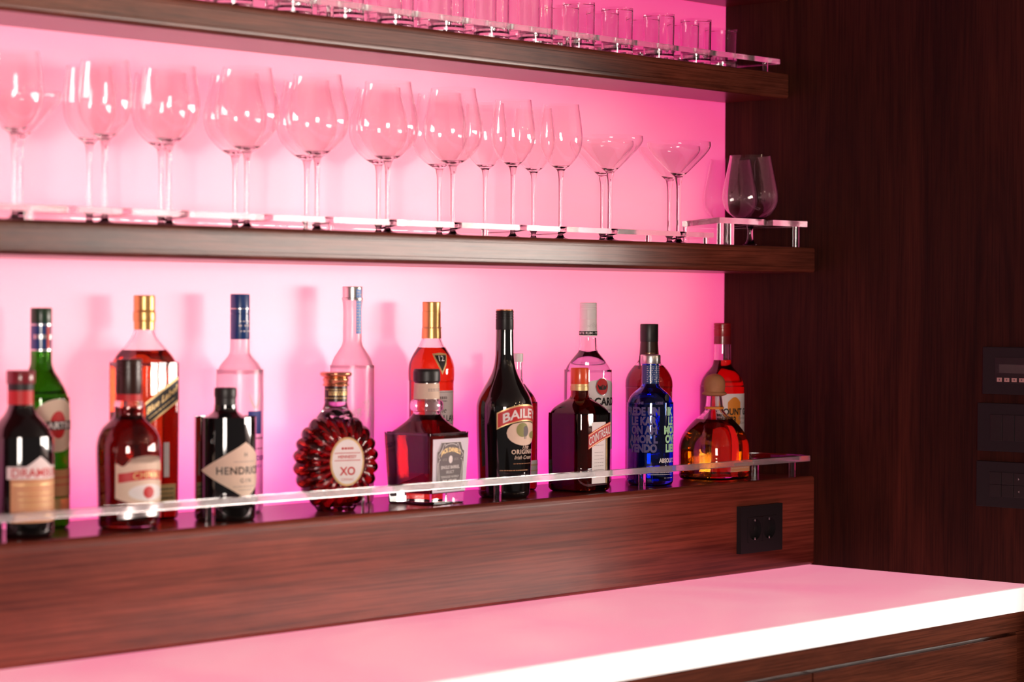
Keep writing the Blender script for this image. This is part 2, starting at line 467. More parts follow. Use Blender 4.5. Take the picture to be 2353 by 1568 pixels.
bm = bmesh.new(); box(bm, -(XL*-1)/2, (XL*-1)/2-.003, -.21035, -.2096, Z_L1-.0118, Z_L1-.0105)
finish('edge_groove', bm, 'walnut', lo, (-(0), 0, -(Z_C1+.0005)))
# counter
ct = empty('counter_top', (-1.55, -.34, Z_C0), 0, 'long glowing pink counter slab with a thick bright white front edge', 'counter')
o = box_obj('slab', 'counter', XL+.001-(-1.55), -.0006+1.55, -.672+.34, -.0006+.34, 0, Z_C1-Z_C0, .0, ct)
o = box_obj('front_edge', 'counter_edge', XL+.001+1.55, -.0006+1.55, -.6773+.34, -.6722+.34, 0, Z_C1-Z_C0, .0008, ct)
o['label'] = 'front edge with daylight put into its white glow'
# cabinet below the counter
cab = empty('bar_cabinet', (-1.55, -.34, 0), 0, 'walnut base cabinet with drawers under the glowing counter', 'cabinet')
X = lambda v: v+1.55
Yc = .34
box_obj('carcass', 'walnut_drawer', X(XL+.002), X(-.001), -.645+Yc, -.001+Yc, .08, Z_C0-.0005, 0, cab)
box_obj('plinth', 'shadow', X(XL+.002), X(-.001), -.60+Yc, -.001+Yc, .0, .0795, 0, cab)
box_obj('top_rail', 'walnut_drawer', X(XL+.002), X(-.001), -.668+Yc, -.6455+Yc, 1.0015, Z_C0-.0005, .0008, cab)
box_obj('end_stile', 'walnut_drawer', X(-.0505), X(-.001), -.664+Yc, -.6455+Yc, .08, 1.0000, .0008, cab)
xs = [-.0525, -.654, -1.2555, -1.857, -2.4585, -3.06]
for i in range(5):
    x1, x0 = xs[i], xs[i+1]+.003
    for (z1, z0) in ((.9955, .715), (.712, .40), (.397, .085)):
        d = box_obj('drawer', 'walnut_drawer', X(x0), X(x1), -.668+Yc, -.6455+Yc, z0, z1, .0012, cab)
        if z1 > .9:
            bm = bmesh.new(); loft(bm, sm([(0, .0155), (.002, .0155), 's', (.004, .013), (.006, .0125), (.007, .004)]), 32)
            bmesh.ops.rotate(bm, verts=bm.verts, cent=(0, 0, 0), matrix=Matrix.Rotation(PI/2, 3, 'X'))
            xk = -.58 if i == 0 else (x0+x1)/2
            bmesh.ops.translate(bm, verts=bm.verts, vec=(X(xk), -.668+Yc, .945))
            finish('knob', bm, 'silver', d)

# ------------------------------------------------------------------ room around (seen only in reflections and as light)
struct(box_obj('floor', 'floor', -7, 4.6, -8.4, .02, -.05, 0), 'dark floor of the bar room')
struct(box_obj('ceiling', 'plaster', -7, 4.6, -8.4, .02, 2.95, 3.0), 'dim plaster ceiling of the bar room')
struct(box_obj('wall_far', 'plaster', 4.55, 4.6, -8.4, .02, 0, 2.95), 'far wall of the bar room')
def window(n, x, y0, y1, z0, z1, face):
    w = tag(empty('window_%d' % n, (x, (y0+y1)/2, z0)), 'tall daylit window of the bar room', None, None, 'structure')
    h, hw = z1-z0, (y1-y0)/2
    bm = bmesh.new(); box(bm, .0, .01, -hw, hw, 0, h); finish('pane', bm, 'daylight', w)
    bm = bmesh.new(); t = .035
    for a, b, c, d in ((-hw, -hw+t, 0, h), (hw-t, hw, 0, h), (-hw, hw, 0, t), (-hw, hw, h-t, h), (-t/2, t/2, 0, h), (-hw, hw, h*.62, h*.62+t)):
        box(bm, -.02, -.0005, a, b, c, d)
    finish('window_frame', bm, 'matte_black', w)
    if face != 0: w.rotation_euler = (0, 0, face)
k = 1
for y0 in (-8.05, -6.9, -5.75, -4.6, -3.45, -2.3):
    window(k, 4.52, y0, y0+1.05, 1.0, 2.1, 0); k += 1
window(k, -6.2, -6.2+.0, -4.7, .9, 2.3, math.radians(215)); k += 1
for i, (x, y) in enumerate(((-.6, -3.4), (.35, -3.0), (.6, -4.3), (1.6, -3.7), (2.2, -5.1), (-2.1, -5.0), (-1.2, -4.6))):
    l = empty('pendant_lamp', (x, y, 2.5), 0, 'small warm pendant bulb hanging over the bar room', 'lamp', 'warm pendant bulbs over the room')
    lathe('bulb', 'bulb', [(0, .004), (.006, .018), (.02, .024), (.034, .018), (.045, .010), (.05, .009)], l, 20)
    lathe('socket', 'matte_black', [(.05, .012), 's', (.10, .012)], l, 16); lathe('cord', 'matte_black', [(.10, .003), 's', (.45, .003)], l, 8)

def saw_edges(o):
    o.data.materials.append(M['acrylic_edge'])
    for p in o.data.polygons:
        if p.normal.y < -.7: p.material_index = 1
    return o
# ------------------------------------------------------------------ acrylic holders
# bottle guard rail: bar along the ledge front with a return at the end, on short posts
rail = empty('guard_rail', (-1.5, -.2, Z_L1), 0, 'clear acrylic guard rail on short posts in front of the spirit bottles', 'rail')
bm = bmesh.new()
prism_z(bm, [(XL+.02+1.5, -.005), (-.0055+1.5, -.005), (-.0055+1.5, .122), (-.031+1.5, .122), (-.031+1.5, .0085), (XL+.02+1.5, .0085)], .0270, .0378)
bmesh.ops.bevel(bm, geom=list(bm.edges), offset=.0006, segments=1, affect='EDGES')
saw_edges(finish('rail_bar', bm, 'acrylic', rail, angle=30))
for x in (-.053, -.487, -.849, -1.141, -1.445, -1.80, -2.15, -2.5):
    bm = bmesh.new(); loft(bm, sm([(0, .0062), 's', (.0268, .0062)]), 24)
    bmesh.ops.translate(bm, verts=bm.verts, vec=(x+1.5, .002, 0)); finish('post', bm, 'acrylic', rail)
bm = bmesh.new(); loft(bm, sm([(0, .0062), 's', (.0268, .0062)]), 24)
bmesh.ops.translate(bm, verts=bm.verts, vec=(-.02+1.5, .11, 0)); finish('post', bm, 'acrylic', rail)

def comb_plate(root, x0, x1, yf, yb, slots, z0, z1, w=.0085, right_diag=0.):
    """plate with slots open to the front; slots: (opening x, [(x, y) of the stems])"""
    poly = [(x0, yf)]
    for xo, st in slots:
        path = [(xo, yf)] + st
        L = []; Rr = []
        for i, (x, y) in enumerate(path): L.append((x-w, y)); Rr.append((x+w, y))
        ex, ey = path[-1]
        poly += L + [(ex-w*.6, ey+w*.8), (ex, ey+w), (ex+w*.6, ey+w*.8)] + Rr[::-1]
    poly += [(x1, yf), (x1+right_diag, yb), (x0, yb)]
    bm = bmesh.new(); prism_z(bm, poly, z0, z1)
    bmesh.ops.triangulate(bm, faces=[f for f in bm.faces if len(f.verts) > 4])
    return saw_edges(finish('plate', bm, 'acrylic', root, angle=30))
def post(root, x, y, h, r=.006):
    bm = bmesh.new(); loft(bm, sm([(0, r), 's', (h, r)]), 24)
    bmesh.ops.translate(bm, verts=bm.verts, vec=(x, y, 0)); return finish('post', bm, 'acrylic', root)
FG = [(-1.715, -1.684), (-1.580, -1.592), (-1.466, -1.49), (-1.320, -1.335), (-1.180, -1.215), (-1.031, -1.083), (-.885, -.940), (-.743, -.788), (-.624, -.690), (-.508, -.560), (-.320, -.375)]
BG = [-1.668, -1.542, -1.412, -1.270, -1.124, -.969, -.830, -.720, -.599, -.4285, -.2405]
YF, YB = -.1315, -.0485
hold = empty('glass_holder', (-1.5, -.1, Z_M1), 0, 'long clear acrylic slotted plate low over the feet of the stemmed glasses', 'glass holder')
slots = [(-2.5+1.5, [(-2.45+1.5, YF+.1), (-2.4+1.5, YB+.1)]), (-2.2+1.5, [(-2.15+1.5, YF+.1), (-2.1+1.5, YB+.1)]), (-1.95+1.5, [(-1.92+1.5, YF+.1), (-1.87+1.5, YB+.1)])]
for i, ((xf, xo), xb) in enumerate(zip(FG, BG)):
    slots.append((xo+1.5, [(xf+1.5, (YF if i < 9 else -.1415)+.1), (xb+1.5, (YB if 0 < i < 9 else -.058)+.1)]))
comb_plate(hold, XL+.02+1.5, -.288+1.5, -.0955, .085, slots, .0112, .0198, right_diag=.12)
for x in (-.30, -.46, -.87, -1.25, -1.75, -2.3):
    post(hold, x+1.5, -.088, .0110, .005); 
for x in (-.19, -.50, -1.05, -1.9): post(hold, x+1.5, .075, .0110, .005)
hold2 = empty('glass_holder', (-.13, -.1, Z_M1), 0, 'raised clear acrylic plate on tall posts around the brandy glasses at the shelf end', 'glass holder')
comb_plate(hold2, -.272+.13, -.0065+.13, -.0955, .085, [], .0375, .0478) if False else None
bm = bmesh.new()
w = .0115
poly = [(-.272, -.0955), (-.125-w, -.0955), (-.114-w, -.045), (-.0535-w, .0455), (-.0535, .0455+w), (-.0535+w, .0455), (-.114+w, -.045), (-.125+w, -.0955), (-.0065, -.0955), (-.0065, .088), (-.145, .088)]
prism_z(bm, [(x+.13, y) for x, y in poly], .0375, .0478)
bmesh.ops.triangulate(bm, faces=[f for f in bm.faces if len(f.verts) > 4])
saw_edges(finish('plate', bm, 'acrylic', hold2, angle=30))
for x, y in ((-.258, -.087), (-.2315, -.090), (-.034, -.090), (-.02, .08), (-.15, .075)): post(hold2, x+.13, y, .0373, .0058)

# tumbler holder with round holes
TF = [(-.5410, -.098), (-.4390, -.098), (-.3237, -.098), (-.2173, -.098)]
TB = [(-.5160, -.041), (-.4080, -.041), (-.2940, -.041), (-.1790, -.041), (-.0640, -.041)]
HF = [(-1.318, -.098), (-1.199, -.098), (-1.091, -.098), (-.982, -.098), (-.867, -.098), (-.760, -.098), (-.652, -.098)]
HB = [(x+.036, -.038) for x, y in HF]
HF += [(-1.437, -.098), (-1.556, -.098)]; HB += [(-1.40, -.038), (-1.52, -.038)]
hold3 = empty('glass_holder', (-1.0, -.07, Z_T1), 0, 'clear acrylic plate with round holes around the tumblers and tall glasses', 'glass holder')
cu = bpy.data.curves.new('t', 'CURVE'); cu.dimensions = '2D'; cu.fill_mode = 'BOTH'; cu.extrude = .0047
def spl(pts):
    s = cu.splines.new('POLY'); s.points.add(len(pts)-1); s.use_cyclic_u = True
    for p, (x, y) in zip(s.points, pts): p.co = (x+1.0, y+.07, 0, 1)
spl([(-1.75, -.1345), (-.0105, -.1345), (-.0105, -.003), (-1.75, -.003)])
for (x, y), r in [(p, .0300) for p in TF+TB] + [(p, .0322) for p in HF+HB]:
    rr = min(r, .1345+y-.0012) if y < -.08 else min(r, -y-.0045)
    rr = max(rr, r-.003)
    spl([(x+rr*math.cos(t*PI/20), y+rr*math.sin(t*PI/20)) for t in range(40)])
ob = bpy.data.objects.new('t', cu); COL.objects.link(ob)
me = bpy.data.meshes.new_from_object(ob.evaluated_get(bpy.context.evaluated_depsgraph_get()))
bpy.data.objects.remove(ob)
bm = bmesh.new(); bm.from_mesh(me); bmesh.ops.translate(bm, verts=bm.verts, vec=(0, 0, .0218))
saw_edges(finish('plate', bm, 'acrylic', hold3, angle=30))
for x in (-.046, -.60, -1.15, -1.62): post(hold3, x+1.0, -.057, .0170, .005)
post(hold3, -.03+1.0, .05, .0170, .005)

# ------------------------------------------------------------------ glassware
def copy_thing(root, loc, label=None, group=None, rotz=0):
    r = root.copy(); COL.objects.link(r); r.location = loc; r.rotation_euler = (0, 0, rotz)
    if label: r['label'] = label
    if group: r['group'] = group
    for ch in list(root.children):
        c = ch.copy(); COL.objects.link(c); c.parent = r
        for g in ch.children:
            d = g.copy(); COL.objects.link(d); d.parent = c
    return r
def stemware(name, label, cat, bowl, bowl_z, stem_r, foot_r, loc, group=None, wall=.0009, knob=.0062):
    """bowl: outer profile (z, r) from the stem joint up to the rim"""
    t = empty(name, loc, 0, label, cat, group)
    lathe('foot', 'clear', [(0, foot_r*.98), (.0006, foot_r), (.0014, foot_r*.98), 's', (.0022, foot_r*.6), (.0035, foot_r*.28), (.0060, stem_r*1.7), (.0100, stem_r*1.15)], t)
    lathe('stem', 'clear', [(.0099, stem_r*1.15), (.020, stem_r), (bowl_z*.6, stem_r*.95), (bowl_z-.016, stem_r*1.05), (bowl_z-.004, stem_r*1.45), (bowl_z+.0001, knob)], t, 32)
    P = sm(bowl)
    zin = bowl_z+.0055
    inner = [(zin, .0004, .0004, .0004)] + [inset(p, wall) for p in P if p[0] > zin+.0012]
    bm = bmesh.new(); loft(bm, P+inner[::-1], 72); finish('bowl', bm, 'clear', t)
    return t
def burg(loc, label, group=None):
    z = .112
    return stemware('wine_glass', label, 'wine glass', [(z, .0062), (z+.004, .0125), (z+.011, .0235), (z+.022, .0345), (z+.034, .0425), (z+.048, .0468), (z+.060, .0473), (z+.075, .0452), (z+.095, .0407), (z+.110, .0372), (.2350, .0352)], z, .0037, .038, loc, group)
def bord(loc, label, R=.0428, group=None):
    z = .116; k = R/.0428
    return stemware('wine_glass', label, 'wine glass', [(z, .0062), (z+.004, .0120*k), (z+.011, .0225*k), (z+.022, .0330*k), (z+.034, .0395*k), (z+.048, .0425*k), (z+.062, .0428*k), (z+.080, .0410*k), (z+.098, .0385*k), (.2255, .0368*k)], z, .0036, .037, loc, group)
def white(loc, label, group=None):
    z = .116
    return stemware('wine_glass', label, 'wine glass', [(z, .0058), (z+.004, .0100), (z+.011, .0180), (z+.022, .0268), (z+.034, .0328), (z+.046, .0356), (z+.060, .0360), (z+.078, .0342), (z+.095, .0318), (.2262, .0296)], z, .0035, .034, loc, group)
def coupe(loc, label, group=None):
    z = .1165
    return stemware('martini_glass', label, 'cocktail glass', [(z, .0062), (z+.003, .0085), (z+.012, .0185), (z+.026, .0325), (z+.040, .0460), (z+.050, .0535), (z+.057, .0562), (z+.0632, .0556)], z, .0040, .040, loc, group)
gb1 = burg((FG[3][0], YF, Z_M1), 'x'); gb2 = None
names_b = {3: 'first from the left end', }
big = ['leftmost large balloon wine glass of the front row, beside a slimmer one', 'large balloon wine glass in the front row, second of the four big ones',
       'large balloon wine glass in the front row, third of the four big ones', 'large balloon wine glass of the front row next to the two slim wine glasses']
bigb = ['large balloon wine glass behind the leftmost big glass of the front row', 'large balloon wine glass half hidden behind the second big front glass',
        'large balloon wine glass half hidden behind the third big front glass', 'large balloon wine glass behind the big glass nearest the slim ones']
for i, l in zip(range(3, 7), big):
    if i == 3: gb1['label'] = l
    else: copy_thing(gb1, (FG[i][0], YF, Z_M1), l)
for i, l in zip(range(3, 7), bigb): copy_thing(gb1, (BG[i], YB, Z_M1), l)
g = bord((FG[2][0], YF, Z_M1), 'medium wine glass in the front row, just left of the big balloon glasses')
copy_thing(g, (BG[2], YB, Z_M1), 'medium wine glass hidden behind the one left of the big balloon glasses')
g2 = bord((FG[1][0], YF, Z_M1), 'narrow-rimmed wine glass in the front row, second from the left edge', R=.0372)
copy_thing(g2, (BG[1], YB, Z_M1), 'narrow-rimmed wine glass behind the second front glass from the left edge')
g3 = copy_thing(g2, (-1.731, YF, Z_M1), 'blurred wine glass at the left edge, in front of a wide cocktail glass')
coupe0 = coupe((FG[9][0], -.1415, Z_M1), 'wide cone cocktail glass in the front row beside the slim wine glasses')
copy_thing(coupe0, (BG[9], -.058, Z_M1), 'wide cone cocktail glass behind the first front cocktail glass')
copy_thing(coupe0, (FG[10][0], -.1415, Z_M1), 'wide cone cocktail glass in the front row, nearer the brandy glasses')
copy_thing(coupe0, (BG[10], -.058, Z_M1), 'wide cone cocktail glass behind the one nearer the brandy glasses')
copy_thing(coupe0, (-1.668, -.058, Z_M1), 'wide cone cocktail glass at the left edge behind a wine glass')
w0 = white((FG[7][0], YF, Z_M1), 'slim white-wine glass in the front row beside the big balloon glass')
copy_thing(w0, (FG[8][0], YF, Z_M1), 'slim white-wine glass in the front row beside the cocktail glasses')
copy_thing(w0, (BG[7], YB, Z_M1), 'slim white-wine glass behind and left of the first slim front glass')
copy_thing(w0, (BG[8], YB, Z_M1), 'slim white-wine glass standing between and behind the two slim front ones')
def snifter(loc, label):
    t = empty('brandy_glass', loc, 0, label, 'brandy glass')
    lathe('foot', 'clear', [(0, .0350), (.0006, .0357), (.0014, .0350), 's', (.0024, .022), (.0045, .0120), (.0085, .0080), (.013, .0058)], t)
    lathe('stem', 'clear', [(.0129, .0058), (.022, .0050), (.032, .0052), (.040, .0072), (.0455, .0100)], t, 32)
    z = .0454
    P = sm([(z, .0095), (z+.002, .0170), (z+.008, .0300), (z+.018, .0420), (z+.030, .0492), (z+.043, .0516), (z+.058, .0502), (z+.078, .0460), (z+.098, .0418), (z+.112, .0388), (.1655, .0378)])
    inner = [(z+.004, .0004, .0004, .0004)] + [inset(p, .0012) for p in P if p[0] > z+.0055]
    bm = bmesh.new(); loft(bm, P+inner[::-1], 72); finish('bowl', bm, 'clear', t)
    return t
s0 = snifter((-.114, -.145, Z_M1), 'round brandy glass at the shelf end, against the dark walnut wall')
copy_thing(s0, (-.0535, -.0545, Z_M1), 'round brandy glass behind the other, against the glowing panel')

def tumbler(loc, label, h, r, group, base=.009):
    t = empty('tumbler' if h < .1 else 'highball_glass', loc, 0, label, 'glass', group)
    P = sm([(0, r*.90), (.0015, r*.955), (.004, r*.97), 's', (h-.001, r), (h, r-.0006)], 3)
    inner = [(base, .0004, .0004, .0004), (base, r*.8, r*.8, r*.8), (base+.003, r*.97-.0020, r*.97-.0020, r*.97-.0020), (h-.001, r-.0016, r-.0016, r-.0016)]
    bm = bmesh.new(); loft(bm, P+inner[::-1], 56); finish('glass_body', bm, 'clear', t)
    return t
gt = 'low tumblers in the acrylic plate of the upper shelf'; gh = 'tall glasses in the acrylic plate of the upper shelf'
ord_ = ['beside the tall glasses', 'second from the tall glasses', 'third from the tall glasses', 'nearest the dark wall']
t0 = tumbler((*TF[0], Z_T1), 'low clear tumbler of the front row on the upper shelf, '+ord_[0], .0785, .0280, None)
for i in range(1, 4): copy_thing(t0, (*TF[i], Z_T1), 'low clear tumbler of the front row on the upper shelf, '+ord_[i])
ordb = ['beside the tall glasses', 'second from the tall glasses', 'third from the tall glasses', 'fourth from the tall glasses', 'last one, partly against the dark wall']
for i in range(5): copy_thing(t0, (*TB[i], Z_T1), 'low clear tumbler of the upper back row, '+ordb[i])
n_ = ['first', 'second', 'third', 'fourth', 'fifth', 'sixth', 'seventh', 'eighth', 'ninth']
h0 = tumbler((*HF[6], Z_T1), 'tall clear glass of the front row, beside the low tumblers', .150, .0300, None, .011)
HFs = sorted(HF, reverse=True); HBs = sorted(HB, reverse=True)
for i, p in enumerate(HFs):
    if i: copy_thing(h0, (*p, Z_T1), 'tall clear glass of the front row, %s from the low tumblers' % n_[i])
for i, p in enumerate(HBs): copy_thing(h0, (*p, Z_T1), 'tall clear glass of the back row, %s from the low tumblers' % n_[i])

# ------------------------------------------------------------------ bottles
YFB, YBB = -.14, -.052
GF, GB = 'spirit bottles in the front row', 'spirit bottles in the back row'
def bottle(x, y, label, rot=0., group=None):
    return empty('bottle', (x, y, Z_L1), math.radians(rot), label, 'bottle', group or (GF if y < -.1 else GB))
def screw(t, name, mat, z0, z1, r, ridges=0, **k):
    pr = [(z0, r*.985), 's', (z0+.001, r), 's']
    for i in range(ridges):
        zz = z0 + (z1-z0)*(.55+.4*i/max(1, ridges)); pr += [(zz, r), 's', (zz+.0006, r*.965), 's', (zz+.0018, r*.965), 's', (zz+.0024, r), 's']
    pr += [(z1-.0015, r), 's', (z1-.0004, r*.97), (z1, r*.93)]
    return lathe(name, mat, pr, t, 48, **k)

# front row ---------------------------------------------------------
def b_black_red_cap():
    t = bottle(-1.7267, YFB, 'black bottle with wine-red cap and pink-cream label, at the left edge')
    R = .0435
    hollow(t, [(0, .036), (.0015, .040), (.005, .0428), (.010, R), 's', (.122, R), (.134, .0420), (.146, .0365), (.156, .0285), (.164, .0215), (.172, .0178), (.180, .0168), 's', (.204, .0166)], 'black_glass', solid=True)
    c = screw(t, 'cap', 'wine_cap', .2040, .2215, .0190); 
    lathe('cap_collar', 'label_black', [(.1950, .0172), 's', (.2042, .0175)], t)
    nl = lathe('neck_label', 'label_red', [(.1730, .0171), 's', (.1952, .0170)], t); nl['label'] = 'red neck band'
    F = surf(R)
    l = patch('label', 'paper', F, -.046, .046, .0790, lambda u: .0955+max(0, .0135*(1-abs(u)/.020)) if abs(u) < .020 else .0955, t)
    lettering(l, 'label_red', surf(R, 0, .0008), [('DRAMBUIE', 0, .0873, .0165, dict(bold=.0002, xscale=1.0))])
    l2 = patch('lower_label', 'tan', F, -.041, .041, .0215, .0787, t)
    bars(l2, 'label_gold', surf(R, 0, .0008), [(-.038, .038, .071, .0725), (-.038, .038, .030, .0315)] + fine(-.03, .03, .060, seed=3) + fine(-.03, .03, .052, seed=4) + fine(-.028, .028, .044, seed=5))
b_black_red_cap()
def b_dark_red_crest():
    t = bottle(-1.5444, YFB, 'dark red whisky bottle with brown cap and cream crest label')
    prof = [(0, .036), (.002, .0405), (.006, .0418), 's', (.06, .0432), (.100, .0444), (.116, .0440), (.128, .0415), (.138, .0365), (.146, .0290), (.152, .0225), (.158, .0198), (.166, .0205), (.174, .0195), (.182, .0172), 's', (.20, .0168)]
    hollow(t, prof, 'clear_bottle', level=.168, liquid='liq_whisky')
    screw(t, 'cap', 'brown_cap', .186, .2347, .0184, 3)
    lathe('neck_label', 'label_red', [(.1765, .0188), 's', (.1862, .0178)], t)['label'] = 'red neck band'
    F = surf(.0438); h = lambda u: .098-.010*(abs(u)/.046)**2+(.004*math.cos(u*260) if abs(u) > .02 else .004)
    l = patch('label', 'cream', F, -.048, .048, lambda u: .034+.010*(abs(u)/.048)**2, lambda u: h(u), t)
    patch('label_band', 'label_red', surf(.0438, 0, .0007), -.044, .044, lambda u: .0665+.003*math.cos(u*50), lambda u: .0795+.003*math.cos(u*50), l)
    lettering(l, 'label_gold', surf(.0438, 0, .0011), [('CHIVAS', 0, .0760, .0125, dict(bold=.0003, arc=3, space=1.15))])
    patch('emblem', 'print_white', surf(.0438, 0, .0007), -.030, .030, *ell(.030, .0115, .0515), l)
    patch('emblem', 'label_red', surf(.0438, 0, .0011), -.009, .009, *ell(.009, .0085, .0515), l)
    patch('lower_label', 'silver', surf(.0432), -.044, .044, lambda u: .0165+.002*math.cos(u*60), lambda u: .0325+.004*math.cos(u*50), t)
b_dark_red_crest()
def b_black_diamond():
    t = bottle(-1.3677, YFB, 'squat black apothecary bottle with a cream diamond label')
    R = .0443
    hollow(t, [(0, .040), (.002, .0430), (.006, R), 's', (.1385, R), (.1412, .0435), (.1430, .0405), 's', (.1490, .0290), (.1540, .0205), (.1580, .0168), (.163, .0160), 's', (.166, .0160)], 'black_glass', solid=True)
    lathe('stopper', 'matte_black', [(.1600, .0152), 's', (.1760, .0152), (.1780, .0160), (.1880, .0160), (.1909, .0148)], t, 40)
    F = surf(R); a, b = .0700, .0405; c = .0735
    l = patch('label', 'cream', F, -a, a, lambda u: c-b*(1-abs(u)/a), lambda u: c+b*(1-abs(u)/a), t, 60)
    G = surf(R, 0, .0008)
    lettering(l, 'label_black', G, [("HENDRICK'S", 0, .0735, .0150, dict(bold=.0003, space=1.08, xscale=1.0)), ('GIN', 0, .0590, .0085, dict(space=1.6)), ('H', 0, .0960, .009, {})])
    bars(l, 'print_grey', G, fine(-.020, .020, .0855, seed=8) + fine(-.020, .020, .0500, seed=9) + fine(-.012, .012, .0450, seed=10))
b_black_diamond()
def b_cognac():
    t = bottle(-1.1481, YFB, 'fan-shaped ribbed cognac bottle with oval white medallion and copper stopper', -15)
    A, B = .0685, .034; zc = .0745; NS = 22
    def shape(scale, name, mat, zmin, zmax):
        bm = bmesh.new(); NT = NS*8; rows = []
        prof = [(0.0, 1.0), (.30, 1.0), (.40, .985), (.55, .93), (.70, .82), (.83, .64), (.93, .40), (1.0, 0.0)]
        P = sm([(a, b) for a, b in prof], 3)
        rs = [(p[0], p[1]) for p in P]
        for side in (-1, 1):
            for (rho, th) in (rs if side < 0 else rs[::-1][1:]):
                row = []
                for i in range(NT):
                    a = 2*PI*i/NT
                    sc = abs(math.sin(a*NS/2))
                    rib = 1 + (.085*(sc-.5))*(rho**1.5)
                    dx = A*scale*rho*rib*math.cos(a)
                    rz = (.0735 if math.sin(a) > 0 else .0745)*scale
                    dz = rz*rho*rib*math.sin(a)
                    yy = side*B*scale*th*(1+(.16*(sc-.5) if rho > .42 else 0))
                    z = min(max(zc+dz, zmin), zmax)
                    row.append(bm.verts.new((dx, yy, z)))
                rows.append(row)
        for a, b in zip(rows, rows[1:]):
            for i in range(NT):
                j = (i+1) % NT
                try: bm.faces.new((a[i], a[j], b[j], b[i]))
                except ValueError: pass
        for r in (rows[0], rows[-1]):
            pass
        return finish(name, bm, mat, t, angle=50)
    shape(1.0, 'glass_body', 'thick_clear', .0006, .150)
    shape(.955, 'liquid', 'liq_cognac', .006, .140)
    lathe('neck', 'thick_clear', [(.1400, .030), (.146, .026), (.155, .0195), (.165, .0165), 's', (.170, .0163)], t)
    lathe('foot', 'thick_clear', [(0, .0280, .0200, .018), 's', (.008, .0330, .0230, .020)], t)
    nb = lathe('neck_label', 'brown_cap', [(.1650, .0172), 's', (.1885, .0172)], t)
    bars(nb, 'label_gold', surf(.0172, 0, .0005), fine(-.03, .03, .170, .0012, 1) + fine(-.03, .03, .183, .0012, 2) + fine(-.02, .02, .1745, .004, 3) + fine(-.02, .02, .1790, .002, 4))
    st = lathe('stopper', 'copper', [(.1885, .0190), (.1905, .0198), (.1925, .0180), 's', (.1950, .0185), (.1985, .0195), (.2015, .0180), 's', (.2040, .0228), (.2065, .0240), (.2085, .0235), (.2096, .0205)], t)
    m = patch('label', 'label_gold', flat(B, 0, .0022), -.0290, .0290, *ell(.0290, .0365, zc+.0015), t)
    patch('label_face', 'print_white', flat(B, 0, .0026), -.0262, .0262, *ell(.0262, .0335, zc+.0015), m)
    lettering(m, 'label_red', flat(B, 0, .0030), [('XO', 0, zc-.0125, .0170, dict(bold=.0004)), ('HENNESSY', 0, zc+.0090, .0066, dict(bold=.0001)), ('COGNAC', 0, zc-.0250, .005, {})])
    bars(m, 'label_red', flat(B, 0, .0030), [(-.022, .022, zc+.014, zc+.0150), (-.022, .022, zc+.0030, zc+.0040)] + fine(-.010, .010, zc+.020, .003, 6))
b_cognac()
